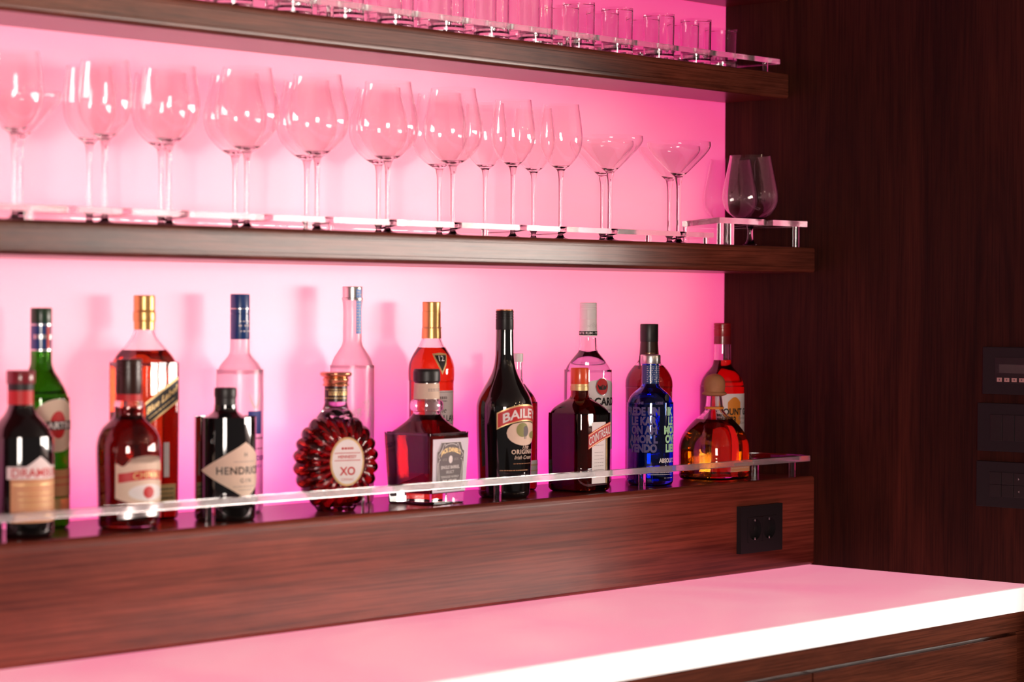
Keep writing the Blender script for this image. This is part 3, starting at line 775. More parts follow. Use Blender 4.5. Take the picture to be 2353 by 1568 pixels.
def b_square_lilac():
    t = bottle(-.9476, YFB+.004, 'square dark whiskey bottle with lilac-framed label and heavy clear base', 5.7)
    sq = lambda z, a, c=.007: (z, a, a, c)
    prof = [sq(0, .0425), sq(.0015, .0440), 's', sq(.018, .0446), 's', sq(.105, .0488), sq(.1085, .0484, .010), (.1112, .0450, .0450, .014), 's', (.120, .0370, .0370, .020), (.130, .0285, .0285, .022), (.139, .0225, .0225, .0215), (.144, .0212), 's',
            (.1455, .0235), (.1480, .0258), (.1555, .0262), (.1610, .0245), 's', (.1635, .0200), 's', (.1900, .0192)]
    hollow(t, prof, 'thick_clear', wall=.0035, base=.018, level=.139, liquid='liq_whisky', n=64)
    lathe('neck_label', 'cream', [(.1640, .0208), 's', (.1885, .0199)], t)
    nl = t.children[-1]; bars(nl, 'print_grey', surf(.0204, 0, .0006), fine(-.016, .010, .1790, .0012, 11) + fine(-.016, .010, .1765, .0010, 12))
    lathe('stopper', 'matte_black', [(.1890, .0185), 's', (.1915, .0208), (.1935, .0213), (.2060, .0213), (.2085, .0205), 's', (.2109, .0198)], t, 40)
    til = -(.0488-.0446)/(.105-.018)
    def FF(off):
        def f(u, v): return (u, -(.0446+(v-.018)*(-til)+off), v)
        return f
    w = lambda v: .0405+(v-.018)*(-til)
    bm = bmesh.new(); f = FF(.0004)
    vs = [bm.verts.new(f(*p)) for p in ((-.0415, .0195), (.0415, .0195), (.0452, .1030), (-.0452, .1030))]
    bm.faces.new(vs); l = finish_open('label', bm, 'label_lilac', t)
    bm = bmesh.new(); f = FF(.0008)
    out = [(-.030, .0225), (.030, .0225), (.0325, .030), (.034, .083), (.030, .085), (.026, .093), (.0245, .0975), (-.0245, .0975), (-.026, .093), (-.030, .085), (-.034, .083), (-.0325, .030)]
    bm.faces.new([bm.verts.new(f(*p)) for p in out]); finish_open('label_face', bm, 'label_grey', l)
    G = FF(.0012)
    lettering(l, 'label_gold', G, [("JACK DANIEL'S", 0, .0850, .0098, dict(arc=9, bold=.0002, xscale=.75))])
    lettering(l, 'print_white', G, [('SINGLE BARREL', 0, .0585, .0072, dict(bold=.0001, xscale=.95)), ('SELECT', 0, .0510, .0062, {}), ('TENNESSEE WHISKEY', 0, .0435, .0048, {}), ('70CL 45% VOL', 0, .0370, .0058, dict(bold=.0002))])
    # scroll frame
    bm = bmesh.new(); f = FF(.0014)
    def tubeline(pts, wd=.0009):
        prev = None
        for i, p in enumerate(pts):
            q = pts[min(i+1, len(pts)-1)]; o = pts[max(i-1, 0)]
            d = Vector((q[0]-o[0], q[1]-o[1])); d = d.normalized() if d.length else Vector((1, 0)); nrm = Vector((-d.y, d.x))*wd/2
            cur = (bm.verts.new(f(p[0]-nrm.x, p[1]-nrm.y)), bm.verts.new(f(p[0]+nrm.x, p[1]+nrm.y)))
            if prev: bm.faces.new((prev[0], cur[0], cur[1], prev[1]))
            prev = cur
    for s in (-1, 1):
        tubeline([(s*.0262, .0300), (s*.0268, .045), (s*.0290, .055), (s*.0300, .064), (s*.0285, .070), (s*.0255, .071)])
        tubeline([(s*.0295, .0300), (s*.0300, .045), (s*.0318, .056), (s*.0315, .066)])
        tubeline([(s*.028, .073), (s*.0305, .0755), (s*.0300, .079), (s*.0270, .081), (s*.0210, .088), (s*.0185, .0935), (s*.0160, .0955), (s*.0140, .0935), (s*.0150, .0905)])
        tubeline([(s*.034, .083), (s*.030, .085), (s*.026, .093), (s*.0245, .0975), (0, .0975)], .0007)
        tubeline([(s*.034, .083), (s*.0325, .030), (s*.030, .0225), (0, .0225)], .0007)
        tubeline([(s*.0225, .0280), (s*.026, .0325), (s*.030, .0305), (s*.0300, .0260), (s*.0250, .0245), (s*.0225, .028)])
    tubeline([(-.014, .0925), (-.007, .0945), (0, .0950), (.007, .0945), (.014, .0925)])
    finish_open('scroll_border', bm, 'print_white', l)
    patch('emblem', 'print_white', FF(.0014), -.0048, .0048, *ell(.0048, .0060, .0705), l)
    bars(l, 'print_grey', FF(.0013), fine(-.020, -.008, .0712, .0010, 13) + fine(.008, .020, .0712, .0010, 14) + fine(-.020, -.008, .0690, .0010, 15) + fine(.008, .020, .0690, .0010, 16))
b_square_lilac()
def b_cream_liqueur():
    t = bottle(-.7708, YFB, 'tall black liqueur bottle with red banner label and painted tree scene')
    prof = [(0, .036), (.002, .0395), (.006, .0418), 's', (.05, .0435), (.10, .0453), (.140, .0459), (.152, .0452), (.163, .0420), (.176, .0350), (.190, .0268), (.203, .0205), (.216, .0168), (.232, .0150), 's', (.275, .0142)]
    g, P = hollow(t, prof, 'black_glass', solid=True)
    screw(t, 'cap', 'black_plastic', .2720, .3030, .0146, 3)
    lathe('cap_top', 'copper', [(.3028, .0138), 's', (.3049, .0135)], t)
    Rf = lambda z: at_z(P, z)[1]
    F = surf(Rf); mid = .1375
    def S(off):
        def f(u, v):
            a = u/.0455; r = Rf(v)+off; return (r*math.sin(a), -r*math.cos(a), v)
        return f
    arc = lambda u: -5.5*u*u
    l = patch('label', 'label_gold', S(.0004), -.050, .050, lambda u: mid-.0125+arc(u), lambda u: mid+.0145+arc(u), t)
    patch('label_face', 'label_red', S(.0008), -.0480, .0480, lambda u: mid-.0105+arc(u), lambda u: mid+.0120+arc(u), l)
    lettering(l, 'print_white', S(.0012), [('BAILEYS', 0, mid+.0004, .0205, dict(bold=.0005, arc=5.5, xscale=1.12))])
    e1, e2 = ell(.034, .0205, .1060)
    sc = patch('painted_scene', 'cream', S(.0005), -.034, .034, e1, lambda u: min(e2(u), mid-.014+arc(u)), t)
    a1, a2 = ell(.012, .0115, .1110, -.006); patch('emblem', 'leaf', S(.0009), -.018, .006, a1, a2, sc)
    patch('emblem', 'leaf', S(.0009), .010, .034, *ell(.012, .006, .102, .022), sc)
    patch('emblem', 'label_grey', S(.0010), -.0040, .0070, *ell(.0065, .0085, .1085, .0005), sc)
    bars(sc, 'label_grey', S(.0010), [(-.0025, -.0010, .096, .103), (.0005, .0018, .096, .103)], 'tree_trunk')
    lettering(t, 'cream', S(.0006), [('The', .002, .0835, .0105, dict(shear=.35, bold=.0001)), ('ORIGINAL', 0, .0755, .0100, dict(space=1.15, bold=.0002)), ('Irish Cream', 0, .0665, .0085, dict(shear=.35))], 'lettering')
    bars(t, 'tan', S(.0006), fine(-.022, .022, .0560, .0007, 20) + fine(-.045, .010, .0450, .0012, 21), 'small_print')
b_cream_liqueur()
def b_orange_cap():
    t = bottle(-.5834, YFB, 'square-shouldered dark amber bottle with orange-red cap and slanted red banner')
    q = lambda z, a, c: (z, a, a, c)
    prof = [q(0, .036, .016), q(.002, .0395, .018), q(.006, .0418, .018), 's', q(.120, .0424, .0180), q(.130, .0412, .019), q(.139, .0375, .022), q(.1465, .0310, .0240), q(.1520, .0235, .0215), q(.1560, .0178, .0178), (.161, .0150), 's', (.180, .0146)]
    hollow(t, prof, 'amber_glass', level=.150, liquid='liq_cognac', n=72)
    screw(t, 'cap', 'orange_cap', .1800, .2071, .0153)
    lathe('cap_collar', 'label_gold', [(.1690, .0157), 's', (.1760, .0156), 's', (.1765, .0150), 's', (.1800, .0150)], t)
    D = .0422
    l = patch('label', 'print_white', flat(D), -.0170, .0180, .0145, .1170, t, 2)
    curve = lambda u: .0875+.44*(u+.024)-1.7*(u+.024)**2
    bn = patch('banner', 'label_red', flat(D, 0, .0009), -.0265, .0300, lambda u: curve(u)-.0145, lambda u: curve(u)+.0105, t, 40)
    patch('banner_edge', 'label_gold', flat(D, 0, .0012), -.0265, .0300, lambda u: curve(u)+.0080, lambda u: curve(u)+.0088, bn, 40)
    patch('banner_edge', 'label_gold', flat(D, 0, .0012), -.0265, .0300, lambda u: curve(u)-.0130, lambda u: curve(u)-.0122, bn, 40)
    def FB(u, v): return (u, -(D+.0014), curve(u)-.0022+v)
    lettering(bn, 'print_white', FB, [('COINTREAU', .0018, 0, .0190, dict(xscale=.52, bold=.0002))])
    rr = []
    for i, z in enumerate((.078, .066, .0605, .055, .049, .0435, .037)): rr += fine(-.0110, .0125, z, .0007, 30+i)
    bars(l, 'print_grey', flat(D, 0, .0008), rr)
    bars(t, 'label_gold', flat(D, 0, .0006), [(.0195, .0201, .014, .092), (.0216, .0221, .014, .094)], 'gold_line')
b_orange_cap()
def b_blue():
    t = bottle(-.3942, YFB, 'cobalt blue vodka bottle with silver cap, printed all over with bold words')
    R = .0405
    prof = [(0, .034), (.002, .0375), (.006, .0398), (.010, R), 's', (.132, R), (.142, .0395), (.152, .0360), (.160, .0300), (.1665, .0225), (.171, .0175), (.176, .0150), 's', (.212, .0145)]
    hollow(t, prof, 'blue', level=.1600, liquid='liq_blue', wall=.0035, base=.009)
    screw(t, 'cap', 'silver', .2110, .2268, .0176)
    nk = lathe('neck_label', 'blue_cap', [(.1770, .0154), 's', (.2095, .0151)], t)
    bars(nk, 'print_white', surf(.0153, 0, .0005), [r for i in range(9) for r in fine(-.02, .02, .180+i*.0032, .0008, 40+i, .5)])
    F = surf(R)
    g = surf(R, 0, .0006)
    B = dict(bold=.0011, xscale=.78)
    lettering(t, 'print_lilac', g, [('FREDE UN', -.052, .1295, .0185, B), ('LE KAR', -.048, .1130, .0185, B), ('ON AM', -.048, .0973, .0185, B), ('AMOR L', -.050, .0817, .0185, B), ('YENDO', -.050, .0659, .0185, B), ('UNE', -.0535, .1440, .006, dict(bold=.0003)), ('LIEBE', -.0200, .1440, .006, dict(bold=.0003))], 'violet_words')
    lettering(t, 'print_green', g, [('IK', .004, .1295, .0185, B), ('LE', .006, .1130, .0185, B), ('MOU', .006, .0973, .0185, B), ('OVE', .006, .0817, .0185, B), ('LIEB', .006, .0659, .0185, B)], 'mint_words')
    lettering(t, 'print_white', g, [('ABSOLUT.', -.002, .0447, .0100, dict(bold=.0004, xscale=.80))], 'lettering')
    bars(t, 'print_white', g, fine(-.040, .010, .0200, .0009, 50, .85) + fine(-.034, .012, .0230, .0008, 51, .7) + fine(-.010, .012, .0140, .0008, 52, .7), 'small_print')
    patch('medallion', 'label_black', surf(.0365, .153, .0012), -.006, .006, *ell(.006, .007, .0), t)
b_blue()
def b_round_gold():
    t = bottle(-.2013, YFB+.008, 'squat round bottle of golden spirit with cork ball stopper and orange ribbon')
    q = lambda z, a, c: (z, a, a, c)
    prof = [q(0, .048, .034), q(.002, .0530, .036), q(.006, .0555, .038), 's', q(.050, .0568, .040), q(.070, .0550, .040), q(.086, .0495, .040), q(.098, .0425, .0390), q(.108, .0340, .0330), q(.115, .0255, .0255), (.120, .0200), (.125, .0165), 's', (.150, .0140)]
    hollow(t, prof, 'thick_clear', level=.1080, liquid='liq_gold', wall=.0035, base=.008, n=72)
    lathe('ribbon', 'label_orange', [(.1265, .0170), (.1285, .0174), (.1305, .0168)], t)
    lathe('stopper', 'cork', [(.1500, .0150), 's', (.1525, .0215), (.1545, .0222), (.1570, .0205), 's', (.1580, .0185), (.164, .0192), (.172, .0196), (.180, .0178), (.186, .0130), (.1895, .006), (.1901, .001)], t)
    l = patch('label', 'tan', flat(.0568), -.026, .030, .0165, .0335, t, 2)
    bars(l, 'cream', flat(.0568, 0, .0008), fine(-.024, .028, .0295, .0010, 55) + fine(-.024, .028, .026, .0010, 56) + fine(-.024, .028, .0225, .0010, 57) + [(-.0255, .0295, .0170, .0175), (-.0255, .0295, .0325, .0330)])
b_round_gold()

# back row ----------------------------------------------------------
def b_green():
    t = bottle(-1.6277, YBB, 'green vermouth bottle with dark green cap and round cream-and-red label')
    R = .0392
    hollow(t, [(0, .033), (.002, .037), (.006, R), 's', (.165, R), (.178, .0378), (.192, .0330), (.206, .0255), (.218, .0180), (.228, .0148), 's', (.285, .0138)], 'green', level=.245, liquid='liq_green')
    screw(t, 'cap', 'green_cap', .2840, .3049, .0146)
    nl = lathe('neck_label', 'blue_cap', [(.2450, .0147), 's', (.2838, .0146)], t)
    bars(nl, 'silver', surf(.0147, 0, .0006), [(-.046, .046, .2455, .2475), (-.046, .046, .2805, .2825)] + fine(-.02, .02, .262, .006, 60) , 'silver_band')
    bars(nl, 'label_red', surf(.0147, 0, .0007), [(-.002, .004, .249, .279)], 'red_strip')
    F = surf(R)
    l = patch('label', 'cream', F, -.040, .040, *ell(.040, .0365, .1430), t)
    patch('emblem', 'label_red', surf(R, 0, .0008), -.013, .013, *ell(.013, .0190, .1440), l)
    patch('label_band', 'label_black', surf(R, 0, .0012), -.038, .038, .1370, .1490, l)
    lettering(l, 'print_white', surf(R, 0, .0016), [('MARTINI', 0, .1430, .0125, dict(bold=.0004, xscale=1.15))])
    l2 = patch('lower_label', 'tan', F, -.036, .036, .045, .082, t)
    patch('lower_label', 'label_gold', F, -.036, .036, .020, .042, t)
    bars(l2, 'label_red', surf(R, 0, .0008), fine(-.03, .03, .070, .002, 61)+fine(-.03, .03, .060, .002, 62))
b_green()
def b_square_whisky():
    t = bottle(-1.4421, YBB+.004, 'tall square whisky bottle with gold cap and slanted gold-and-black label')
    q = lambda z, a, c=.013: (z, a, a, c)
    prof = [q(0, .034), q(.002, .037), q(.006, .0385), 's', q(.208, .0392), q(.222, .0382, .016), q(.236, .0340, .019), q(.250, .0262, .021), q(.261, .0195, .0190), (.268, .0162), (.274, .0148), 's', (.285, .0146)]
    hollow(t, prof, 'clear_bottle', level=.2440, liquid='liq_malt', n=64)
    lathe('cap', 'gold', [(.2740, .0150), 's', (.2855, .0152), 's', (.2865, .0160), (.2930, .0163), (.2995, .0160), 's', (.3005, .0153), 's', (.3215, .0152), (.3228, .0140)], t)
    D = .0392
    lo_ = lambda u: .1700+.60*u
    l = patch('label', 'label_gold', flat(D), -.0300, .0300, lambda u: lo_(u)-.018, lambda u: lo_(u)+.018, t, 2)
    patch('label_face', 'label_black', flat(D, 0, .0008), -.0300, .0300, lambda u: lo_(u)-.0145, lambda u: lo_(u)+.0145, l, 2)
    def FS(u, v): return (u, -(D+.0012), lo_(u)+v)
    lettering(l, 'label_gold', FS, [('Blue Label', 0, .0040, .0135, dict(shear=.2, bold=.0003)),])
    bars(l, 'label_gold', FS, fine(-.024, .024, -.0085, .0014, 64))
    l2 = patch('lower_label', 'label_gold', flat(D), -.026, .026, .020, .052, t, 2)
    bars(l2, 'label_black', flat(D, 0, .0008), fine(-.022, .022, .044, .002, 65)+fine(-.022, .022, .038, .001, 66)+fine(-.022, .022, .031, .002, 67))
    patch('side_strip', 'print_white', flat(D), .004, .014, .062, .112, t, 2)
b_square_whisky()
def b_frost_blue():
    t = bottle(-1.2625, YBB, 'frosted vodka bottle with a deep blue capsule over its neck')
    R = .0352
    hollow(t, [(0, .030), (.002, .033), (.006, R), 's', (.196, R), (.208, .0340), (.220, .0290), (.229, .0215), (.236, .0163), (.243, .0147), 's', (.262, .0143)], 'frost', level=.20, liquid=None)
    cp = screw(t, 'capsule', 'blue_cap', .2589, .3265, .0145, 1)
    bars(cp, 'silver', surf(.0145, 0, .0004), [(-.045, .045, .3040, .3052)], 'silver_band')
    bars(cp, 'print_white', surf(.0145, 0, .0004), fine(-.012, .012, .2780, .0025, 70, .5) + fine(-.010, .012, .270, .002, 71, .5) + fine(-.01, .012, .285, .0015, 72, .4), 'white_print')
    F = surf(R)
    em = bmesh.new()
    def tri(pts):
        em.faces.new([em.verts.new(surf(R, 0, .0006)(*p)) for p in pts])
    for s in (-1, 1): tri([(0, .158), (s*.004, .163), (s*.012, .180), (s*.009, .166), (s*.003, .155)])
    finish_open('emblem', em, 'print_white', t)
    l = patch('label', 'print_blue', F, -.013, .013, .118, .152, t)
    bars(t, 'print_grey', surf(R, 0, .0006), fine(-.018, .018, .110, .003, 73)+fine(-.018, .018, .095, .002, 74), 'small_print')
    lettering(t, 'print_blue', surf(R, 0, .0006), [('BELVEDERE', 0, .082, .0095, dict(space=1.1, bold=.0002)), ('VODKA', 0, .070, .007, dict(space=1.3))], 'lettering')
b_frost_blue()
def b_frost_tall():
    t = bottle(-1.0291, YBB, 'tallest frosted vodka bottle with silver cap and pale blue strip on its neck')
    R = .0348
    hollow(t, [(0, .030), (.002, .033), (.006, R), 's', (.198, R), (.212, .0338), (.226, .0295), (.237, .0230), (.246, .0172), (.254, .0148), 's', (.300, .0143), (.312, .0150), (.320, .0158)], 'frost')
    lathe('cap', 'silver', [(.3185, .0164), 's', (.3215, .0166), 's', (.3225, .0154), 's', (.3380, .0156), (.3396, .0148)], t)
    st = patch('tax_strip', 'sky_blue', surf(.0152, 0, .0012), -.006, .004, .266, .336, t, 6)
    bars(st, 'print_white', surf(.0152, 0, .0016), [r for i in range(14) for r in fine(-.005, .003, .270+i*.0047, .0012, 80+i, .5)], 'white_print')
    bm = bmesh.new(); f = surf(R, 0, .0006); rnd = random.Random(5)
    def branch(u, v, a, L, w, d):
        n = 4; prev = None
        for i in range(n+1):
            uu, vv = u+math.sin(a)*L*i/n, v+math.cos(a)*L*i/n
            cur = (bm.verts.new(f(uu-w/2, vv)), bm.verts.new(f(uu+w/2, vv)))
            if prev: bm.faces.new((prev[0], cur[0], cur[1], prev[1]))
            prev = cur; a += rnd.uniform(-.12, .12)
        if d:
            for k in range(3): branch(uu, vv, a+rnd.uniform(-.9, .9), L*.72, w*.75, d-1)
    branch(.006, .105, .0, .022, .0012, 4); branch(-.012, .10, -.2, .018, .001, 4); branch(.018, .10, .3, .018, .001, 3)
    finish_open('etched_tree', bm, 'print_white', t)
    lettering(t, 'print_blue', surf(R, 0, .0006), [('GREY GOOSE', 0, .088, .0095, dict(bold=.0002)), ('VODKA', 0, .078, .0065, dict(space=1.3))], 'lettering')
b_frost_tall()
def b_gold_cap_twelve():
    t = bottle(-.8506, YBB, 'red-amber whisky bottle with gold capsule and dark triangle numbered twelve', -18)
    R = .0375
    prof = [(0, .032), (.002, .035), (.006, .0362), 's', (.170, .0362), (.190, .0372), (.204, .0375), (.216, .0362), (.228, .0315), (.238, .0258), (.247, .0200), (.256, .0160), 's', (.268, .0150)]
    g, P = hollow(t, prof, 'clear_bottle', level=.2420, liquid='liq_amber')
    cp = lathe('capsule', 'gold', [(.2574, .0160), 's', (.2740, .0155), 's', (.2745, .0150), 's', (.3010, .0149), 's', (.3014, .0145), 's', (.3150, .0148), (.3164, .0140)], t)
    bars(cp, 'tan', surf(.0152, 0, .0010), fine(-.02, .02, .2735, .0022, 90), 'small_print')
    Rf = lambda z: at_z(P, z)[1]
    def S(off):
        def f(u, v):
            a = u/.037; r = Rf(v)+off; return (r*math.sin(a), -r*math.cos(a), v)
        return f
    tr = lambda k, z1, h: ((lambda u: z1-h*(1-abs(u)/k)), z1)
    l = patch('emblem', 'label_gold', S(.0008), -.0165, .0165, lambda u: .233-.034*(1-abs(u)/.0165), lambda u: .233+.0015*(1-abs(u)/.0165), t)
    patch('emblem_face', 'label_black', S(.0014), -.0120, .0120, lambda u: .2305-.0255*(1-abs(u)/.0120), lambda u: .2305, l)
    lettering(l, 'print_white', S(.0019), [('12', 0, .2255, .0120, dict(bold=.0002))])
    lb = patch('label', 'paper', S(.0006), -.030, .030, .045, .1735, t)
    G = S(.0010)
    lettering(lb, 'label_black', G, [('The', 0, .1420, .0120, dict(shear=.3)), ('MACALLAN', 0, .1290, .0140, dict(bold=.0002, xscale=.85)), ('12', 0, .0990, .0180, dict(bold=.0002))])
    bars(lb, 'print_grey', G, fine(-.024, .024, .1185, .0018, 91)+fine(-.020, .020, .1140, .0014, 92)+fine(-.010, .010, .160, .004, 93)+fine(-.009, .010, .1555, .002, 94)+[(-.030, .030, .1705, .1712), (-.030, .030, .0700, .0706)])
b_gold_cap_twelve()
def b_small_red():
    t = bottle(-.6423, YBB, 'slim red bottle mostly hidden behind the black liqueur bottle')
    R = .0345
    hollow(t, [(0, .029), (.002, .032), (.006, .034), 's', (.135, R), (.148, .0330), (.160, .0275), (.171, .0190), (.180, .0120), (.188, .0095), 's', (.216, .0090)], 'clear_bottle', level=.178, liquid='liq_crimson')
    lathe('stopper', 'white_cap', [(.2160, .0098), 's', (.2290, .0100), (.2305, .0092)], t, 32)
    l = patch('label', 'paper', surf(R), -.034, .045, .0255, .0510, t)
    bars(l, 'label_gold', surf(R, 0, .0008), fine(-.03, .04, .042, .003, 95)+fine(-.03, .04, .033, .002, 96))
b_small_red()
def b_white_rum():
    t = bottle(-.4584, YBB, 'clear white-rum bottle with white cap and round red bat emblem', -13)
    R = .0417
    hollow(t, [(0, .036), (.002, .039), (.006, R), 's', (.183, R), (.196, .0405), (.207, .0360), (.217, .0290), (.226, .0215), (.232, .0170), (.238, .0158), 's', (.256, .0150)], 'clear_bottle', level=.2335, liquid='liq_clear')
    c = screw(t, 'cap', 'white_cap', .2880, .3171, .0150, 3)
    nl = lathe('neck_label', 'white_cap', [(.2585, .0155), 's', (.2878, .0150)], t)
    bars(nl, 'label_black', surf(.0156, 0, .0003), [(-.047, .047, .2605, .2675)], 'black_band')
    lettering(nl, 'print_white', surf(.0156, 0, .0009), [('WHITE RUM - WHITE RUM', 0, .2640, .0058, dict(bold=.0001))])
    bm = bmesh.new(); f = surf(.0153, 0, .0006); rnd = random.Random(3)
    for k, u0 in enumerate((-.012, -.002, .008)):
        prev = None
        for i in range(24):
            u = u0+i*.0006; v = .2745+.0035*math.sin(i*1.7+k)*rnd.uniform(.4, 1)+i*.00025
            cur = (bm.verts.new(f(u, v)), bm.verts.new(f(u, v+.0004)))
            if prev: bm.faces.new((prev[0], cur[0], cur[1], prev[1]))
            prev = cur
    finish_open('signature', bm, 'label_black', nl)
    F = surf(R)
    l = patch('label', 'print_white', F, -.044, .044, .062, lambda u: .174+.010*math.cos(u*36), t)
    e = patch('emblem', 'silver', surf(R, 0, .0008), -.0140, .0140, *ell(.0135, .0155, .1715), l)
    patch('emblem', 'label_red', surf(R, 0, .0012), -.0125, .0125, *ell(.0120, .0140, .1715), l)
    bm = bmesh.new(); f = surf(R, 0, .0017)
    for s in (-1, 1):
        for a, b, c_, d in (((0, .166), (s*.003, .1745), (s*.0055, .1715), (s*.0030, .1660)), ((s*.0030, .1660), (s*.0055, .1715), (s*.0105, .1765), (s*.0075, .1670)), ((0, .1665), (s*.0018, .1760), (s*.0006, .1740), (0, .1750))):
            bm.faces.new([bm.verts.new(f(*p)) for p in (a, b, c_, d)])
    finish_open('bat_shape', bm, 'label_black', l)
    G = surf(R, 0, .0010)
    lettering(l, 'label_black', G, [('BACARDI', 0, .1455, .0185, dict(bold=.0007, xscale=.98))])
    lettering(l, 'print_grey', G, [('CARTA BLANCA', .004, .1305, .0060, dict(space=1.3, bold=.0001)), ('EST 1862', -.030, .1580, .0035, {})])
    bars(l, 'print_grey', G, fine(-.02, .02, .100, .002, 97)+fine(-.02, .02, .09, .002, 98))
b_white_rum()
def b_black_cap():
    t = bottle(-.2895, YBB, 'round-shouldered red-amber bottle with black cap behind the cobalt blue bottle')
    R = .0426
    hollow(t, [(0, .036), (.002, .040), (.006, .0420), 's', (.150, .0420), (.166, R), (.180, .0415), (.192, .0365), (.202, .0290), (.210, .0215), (.216, .0180), 's', (.230, .0160)], 'clear_bottle', level=.2040, liquid='liq_crimson')
    screw(t, 'cap', 'matte_black', .2475, .2795, .0163)
    cp = lathe('capsule', 'brown_cap', [(.2080, .0192), (.215, .0182), (.232, .0168), 's', (.2480, .0158)], t)
    bars(cp, 'copper', surf(.0172, 0, .0010), fine(-.022, -.004, .2265, .0012, 99)+fine(-.020, -.004, .2235, .0012, 100), 'small_print')
    patch('emblem', 'copper', surf(.0172, 0, .0010), .000, .0050, lambda u: .2200, lambda u: .2275+.008*math.sin(u/.005*PI), cp, 10)
    patch('paper_seal', 'brown_cap', surf(.0205, 0, .0010), -.038, -.033, .196, .222, t, 3)
    patch('label', 'cream', surf(.0420), -.036, .036, .055, .125, t)
b_black_cap()
def b_red_cap_rum():
    t = bottle(-.0736, YBB, 'bright red rum bottle with red cap and pale label beside the side wall', -7)
    R = .0413
    hollow(t, [(0, .035), (.002, .039), (.006, .0408), 's', (.150, R), (.163, .0408), (.176, .0370), (.187, .0300), (.196, .0222), (.203, .0178), (.212, .0162), 's', (.243, .0155)], 'clear_bottle', level=.2116, liquid='liq_red')
    screw(t, 'cap', 'red_cap', .2560, .2805, .0158, 2)
    lathe('cap_collar', 'wine_cap', [(.2414, .0160), 's', (.2558, .0156)], t)
    l = patch('label', 'paper', surf(R), -.043, .050, .062, .1500, t)
    e = patch('emblem', 'label_orange', surf(R, 0, .0007), -.0220, .0060, lambda u: .084+.9*abs(u+.006), lambda u: .134+.010*math.cos((u+.008)*110), l)
    G = surf(R, 0, .0012)
    lettering(l, 'label_black', G, [('MOUNT GAY', .000, .1170, .0165, dict(bold=.0006, xscale=.82)), ('1703', -.017, .1020, .0160, dict(bold=.0006, xscale=.78))])
    lettering(l, 'print_grey', G, [('Barbados', .016, .1055, .0085, dict(shear=.25)), ('Rum', .012, .0965, .0085, dict(shear=.25))])
b_red_cap_rum()

# ------------------------------------------------------------------ sockets and switches
so = empty('wall_socket', (-.174, -.2097, 1.1135), 0, 'dark double power socket set in the walnut ledge face', 'power socket')
yb_ = -.0002
bm = bmesh.new(); ro = [(-.062, 0), (.062, 0), (.062, .084), (-.062, .084)]; ri = [(-.0429, .0198), (.0429, .0198), (.0429, .0638), (-.0429, .0638)]
V = lambda pts, y: [bm.verts.new((a, y, b)) for a, b in pts]
a_, b_, c_, d_ = V(ro, yb_), V(ro, -.0100), V(ri, -.0100), V(ri, yb_)
for p_, q_ in ((a_, b_), (b_, c_), (c_, d_), (d_, a_)):
    for k_ in range(4): bm.faces.new((p_[k_], p_[(k_+1) % 4], q_[(k_+1) % 4], q_[k_]))
finish('frame', bm, 'socket', so, angle=30)
for i, xc in enumerate((-.0215, .0215)):
    bm = bmesh.new(); n = 40
    # insert plate with a round well
    x0, x1, z0, z1 = xc-.0212, xc+.0212, .0200, .0636; zc = .0418; r = .0190
    outer = []
    for k_ in range(n):
        a = 2*PI*k_/n; dx, dz = math.cos(a), math.sin(a); s = min(.0212/max(abs(dx), 1e-6), .0218/max(abs(dz), 1e-6))
        outer.append(bm.verts.new((xc+dx*s, -.0106, zc+dz*s)))
    back = [bm.verts.new((v.co.x, -.0099, v.co.z)) for v in outer]
    rim = [bm.verts.new((xc+r*math.cos(2*PI*k_/n), -.0106, zc+r*math.sin(2*PI*k_/n))) for k_ in range(n)]
    deep = [bm.verts.new((xc+r*.97*math.cos(2*PI*k_/n), -.0010, zc+r*.97*math.sin(2*PI*k_/n))) for k_ in range(n)]
    for a, b in ((back, outer), (outer, rim), (rim, deep)):
        for k_ in range(n): bm.faces.new((a[k_], a[(k_+1) % n], b[(k_+1) % n], b[k_]))
    bm.faces.new(deep)
    ins = finish('socket_insert', bm, 'socket', so, angle=30)
    bm = bmesh.new()
    for dx in (-.0095, .0095):
        b2 = [bm.verts.new((xc+dx+.0028*math.cos(a*PI/8), -.0018, zc+.0028*math.sin(a*PI/8))) for a in range(16)]; bm.faces.new(b2)
    finish('pin_hole', bm, 'shadow', ins)  # flat discs, the shade inside the holes is painted
    for s in (-1, 1):
        bm = bmesh.new(); box(bm, xc-.0012, xc+.0012, -.0112, -.0085, zc+s*.0165-.0022, zc+s*.0165+.0022, .0004)
        finish('earth_clip', bm, 'silver', ins)
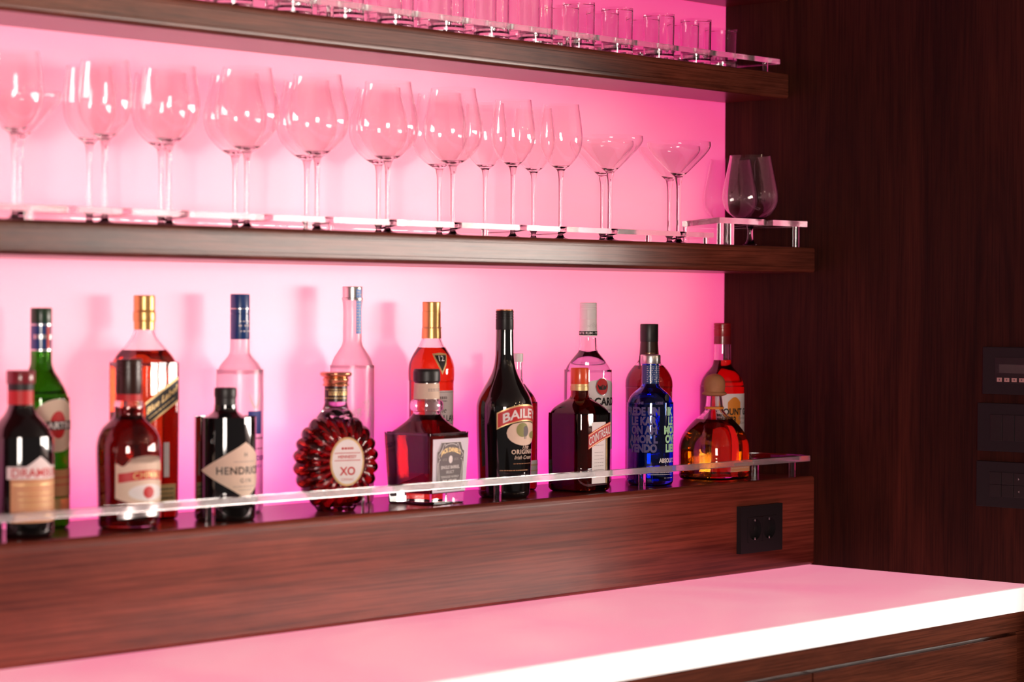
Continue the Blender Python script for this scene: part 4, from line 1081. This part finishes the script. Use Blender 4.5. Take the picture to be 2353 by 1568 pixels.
# remove the frame face behind the inserts: the wells read dark by depth
def wall_plate(z0, z1, y1, label, name):
    t = empty(name, (0, y1-.075, z0), 0, label, 'control panel' if name == 'thermostat' else 'light switch')
    h = z1-z0
    bm = bmesh.new(); box(bm, -.0100, -.0002, -.075, .075, 0, h, .0010); finish('frame', bm, 'socket', t, angle=30)
    return t, h
t, h = wall_plate(1.4018, 1.4836, -.570, 'black wall panel with a grey display and pale buttons, topmost of three', 'thermostat')
bm = bmesh.new(); box(bm, -.0112, -.0101, -.049, .049, .0195, .0640, .0004); pl = finish('faceplate', bm, 'black_plastic', t, angle=30)
bm = bmesh.new(); box(bm, -.0118, -.0113, -.042, .041, .0370, .0520); finish('display', bm, 'screen', pl, angle=30)
for i in range(6):
    bm = bmesh.new(); yy = .045-.0145*i; box(bm, -.0122, -.0113, yy-.0100, yy, .0220, .0290, .0003); bt = finish('button', bm, 'button', pl, angle=30)
    bm = bmesh.new(); box(bm, -.0125, -.0123, yy-.0062, yy-.0042, .0240, .0270); finish('button_mark', bm, 'label_grey', bt)
t, h = wall_plate(1.3028, 1.3863, -.5605, 'black wall switch with tall upright rockers, middle of three plates', 'light_switch')
for i in range(4):
    bm = bmesh.new(); yy = .048-.0242*i; box(bm, -.0122, -.0101, yy-.0236, yy, .0190, .0640, .0006); finish('rocker', bm, 'black_plastic', t, angle=30)
t, h = wall_plate(1.2062, 1.2852, -.5590, 'black wall switch with two rows of small keys, lowest of three plates', 'light_switch')
for i in range(4):
    for j in range(2):
        bm = bmesh.new(); yy = .048-.0242*i; z0 = .0185+.0215*j; box(bm, -.0118, -.0101, yy-.0236, yy, z0, z0+.0209, .0005); k_ = finish('switch_key', bm, 'black_plastic', t, angle=30)
        if i == 2:
            bm = bmesh.new(); zc = z0+.0105; s = 1 if j else -1
            pts = [(-.0013, -.0022), (.0013, 0), (-.0013, .0022)]
            bm.faces.new([bm.verts.new((-.0121, yy-.010-s*a*1.0, zc+b)) for a, b in pts]); finish('arrow_mark', bm, 'print_grey', k_)
print('objects', len(bpy.data.objects))
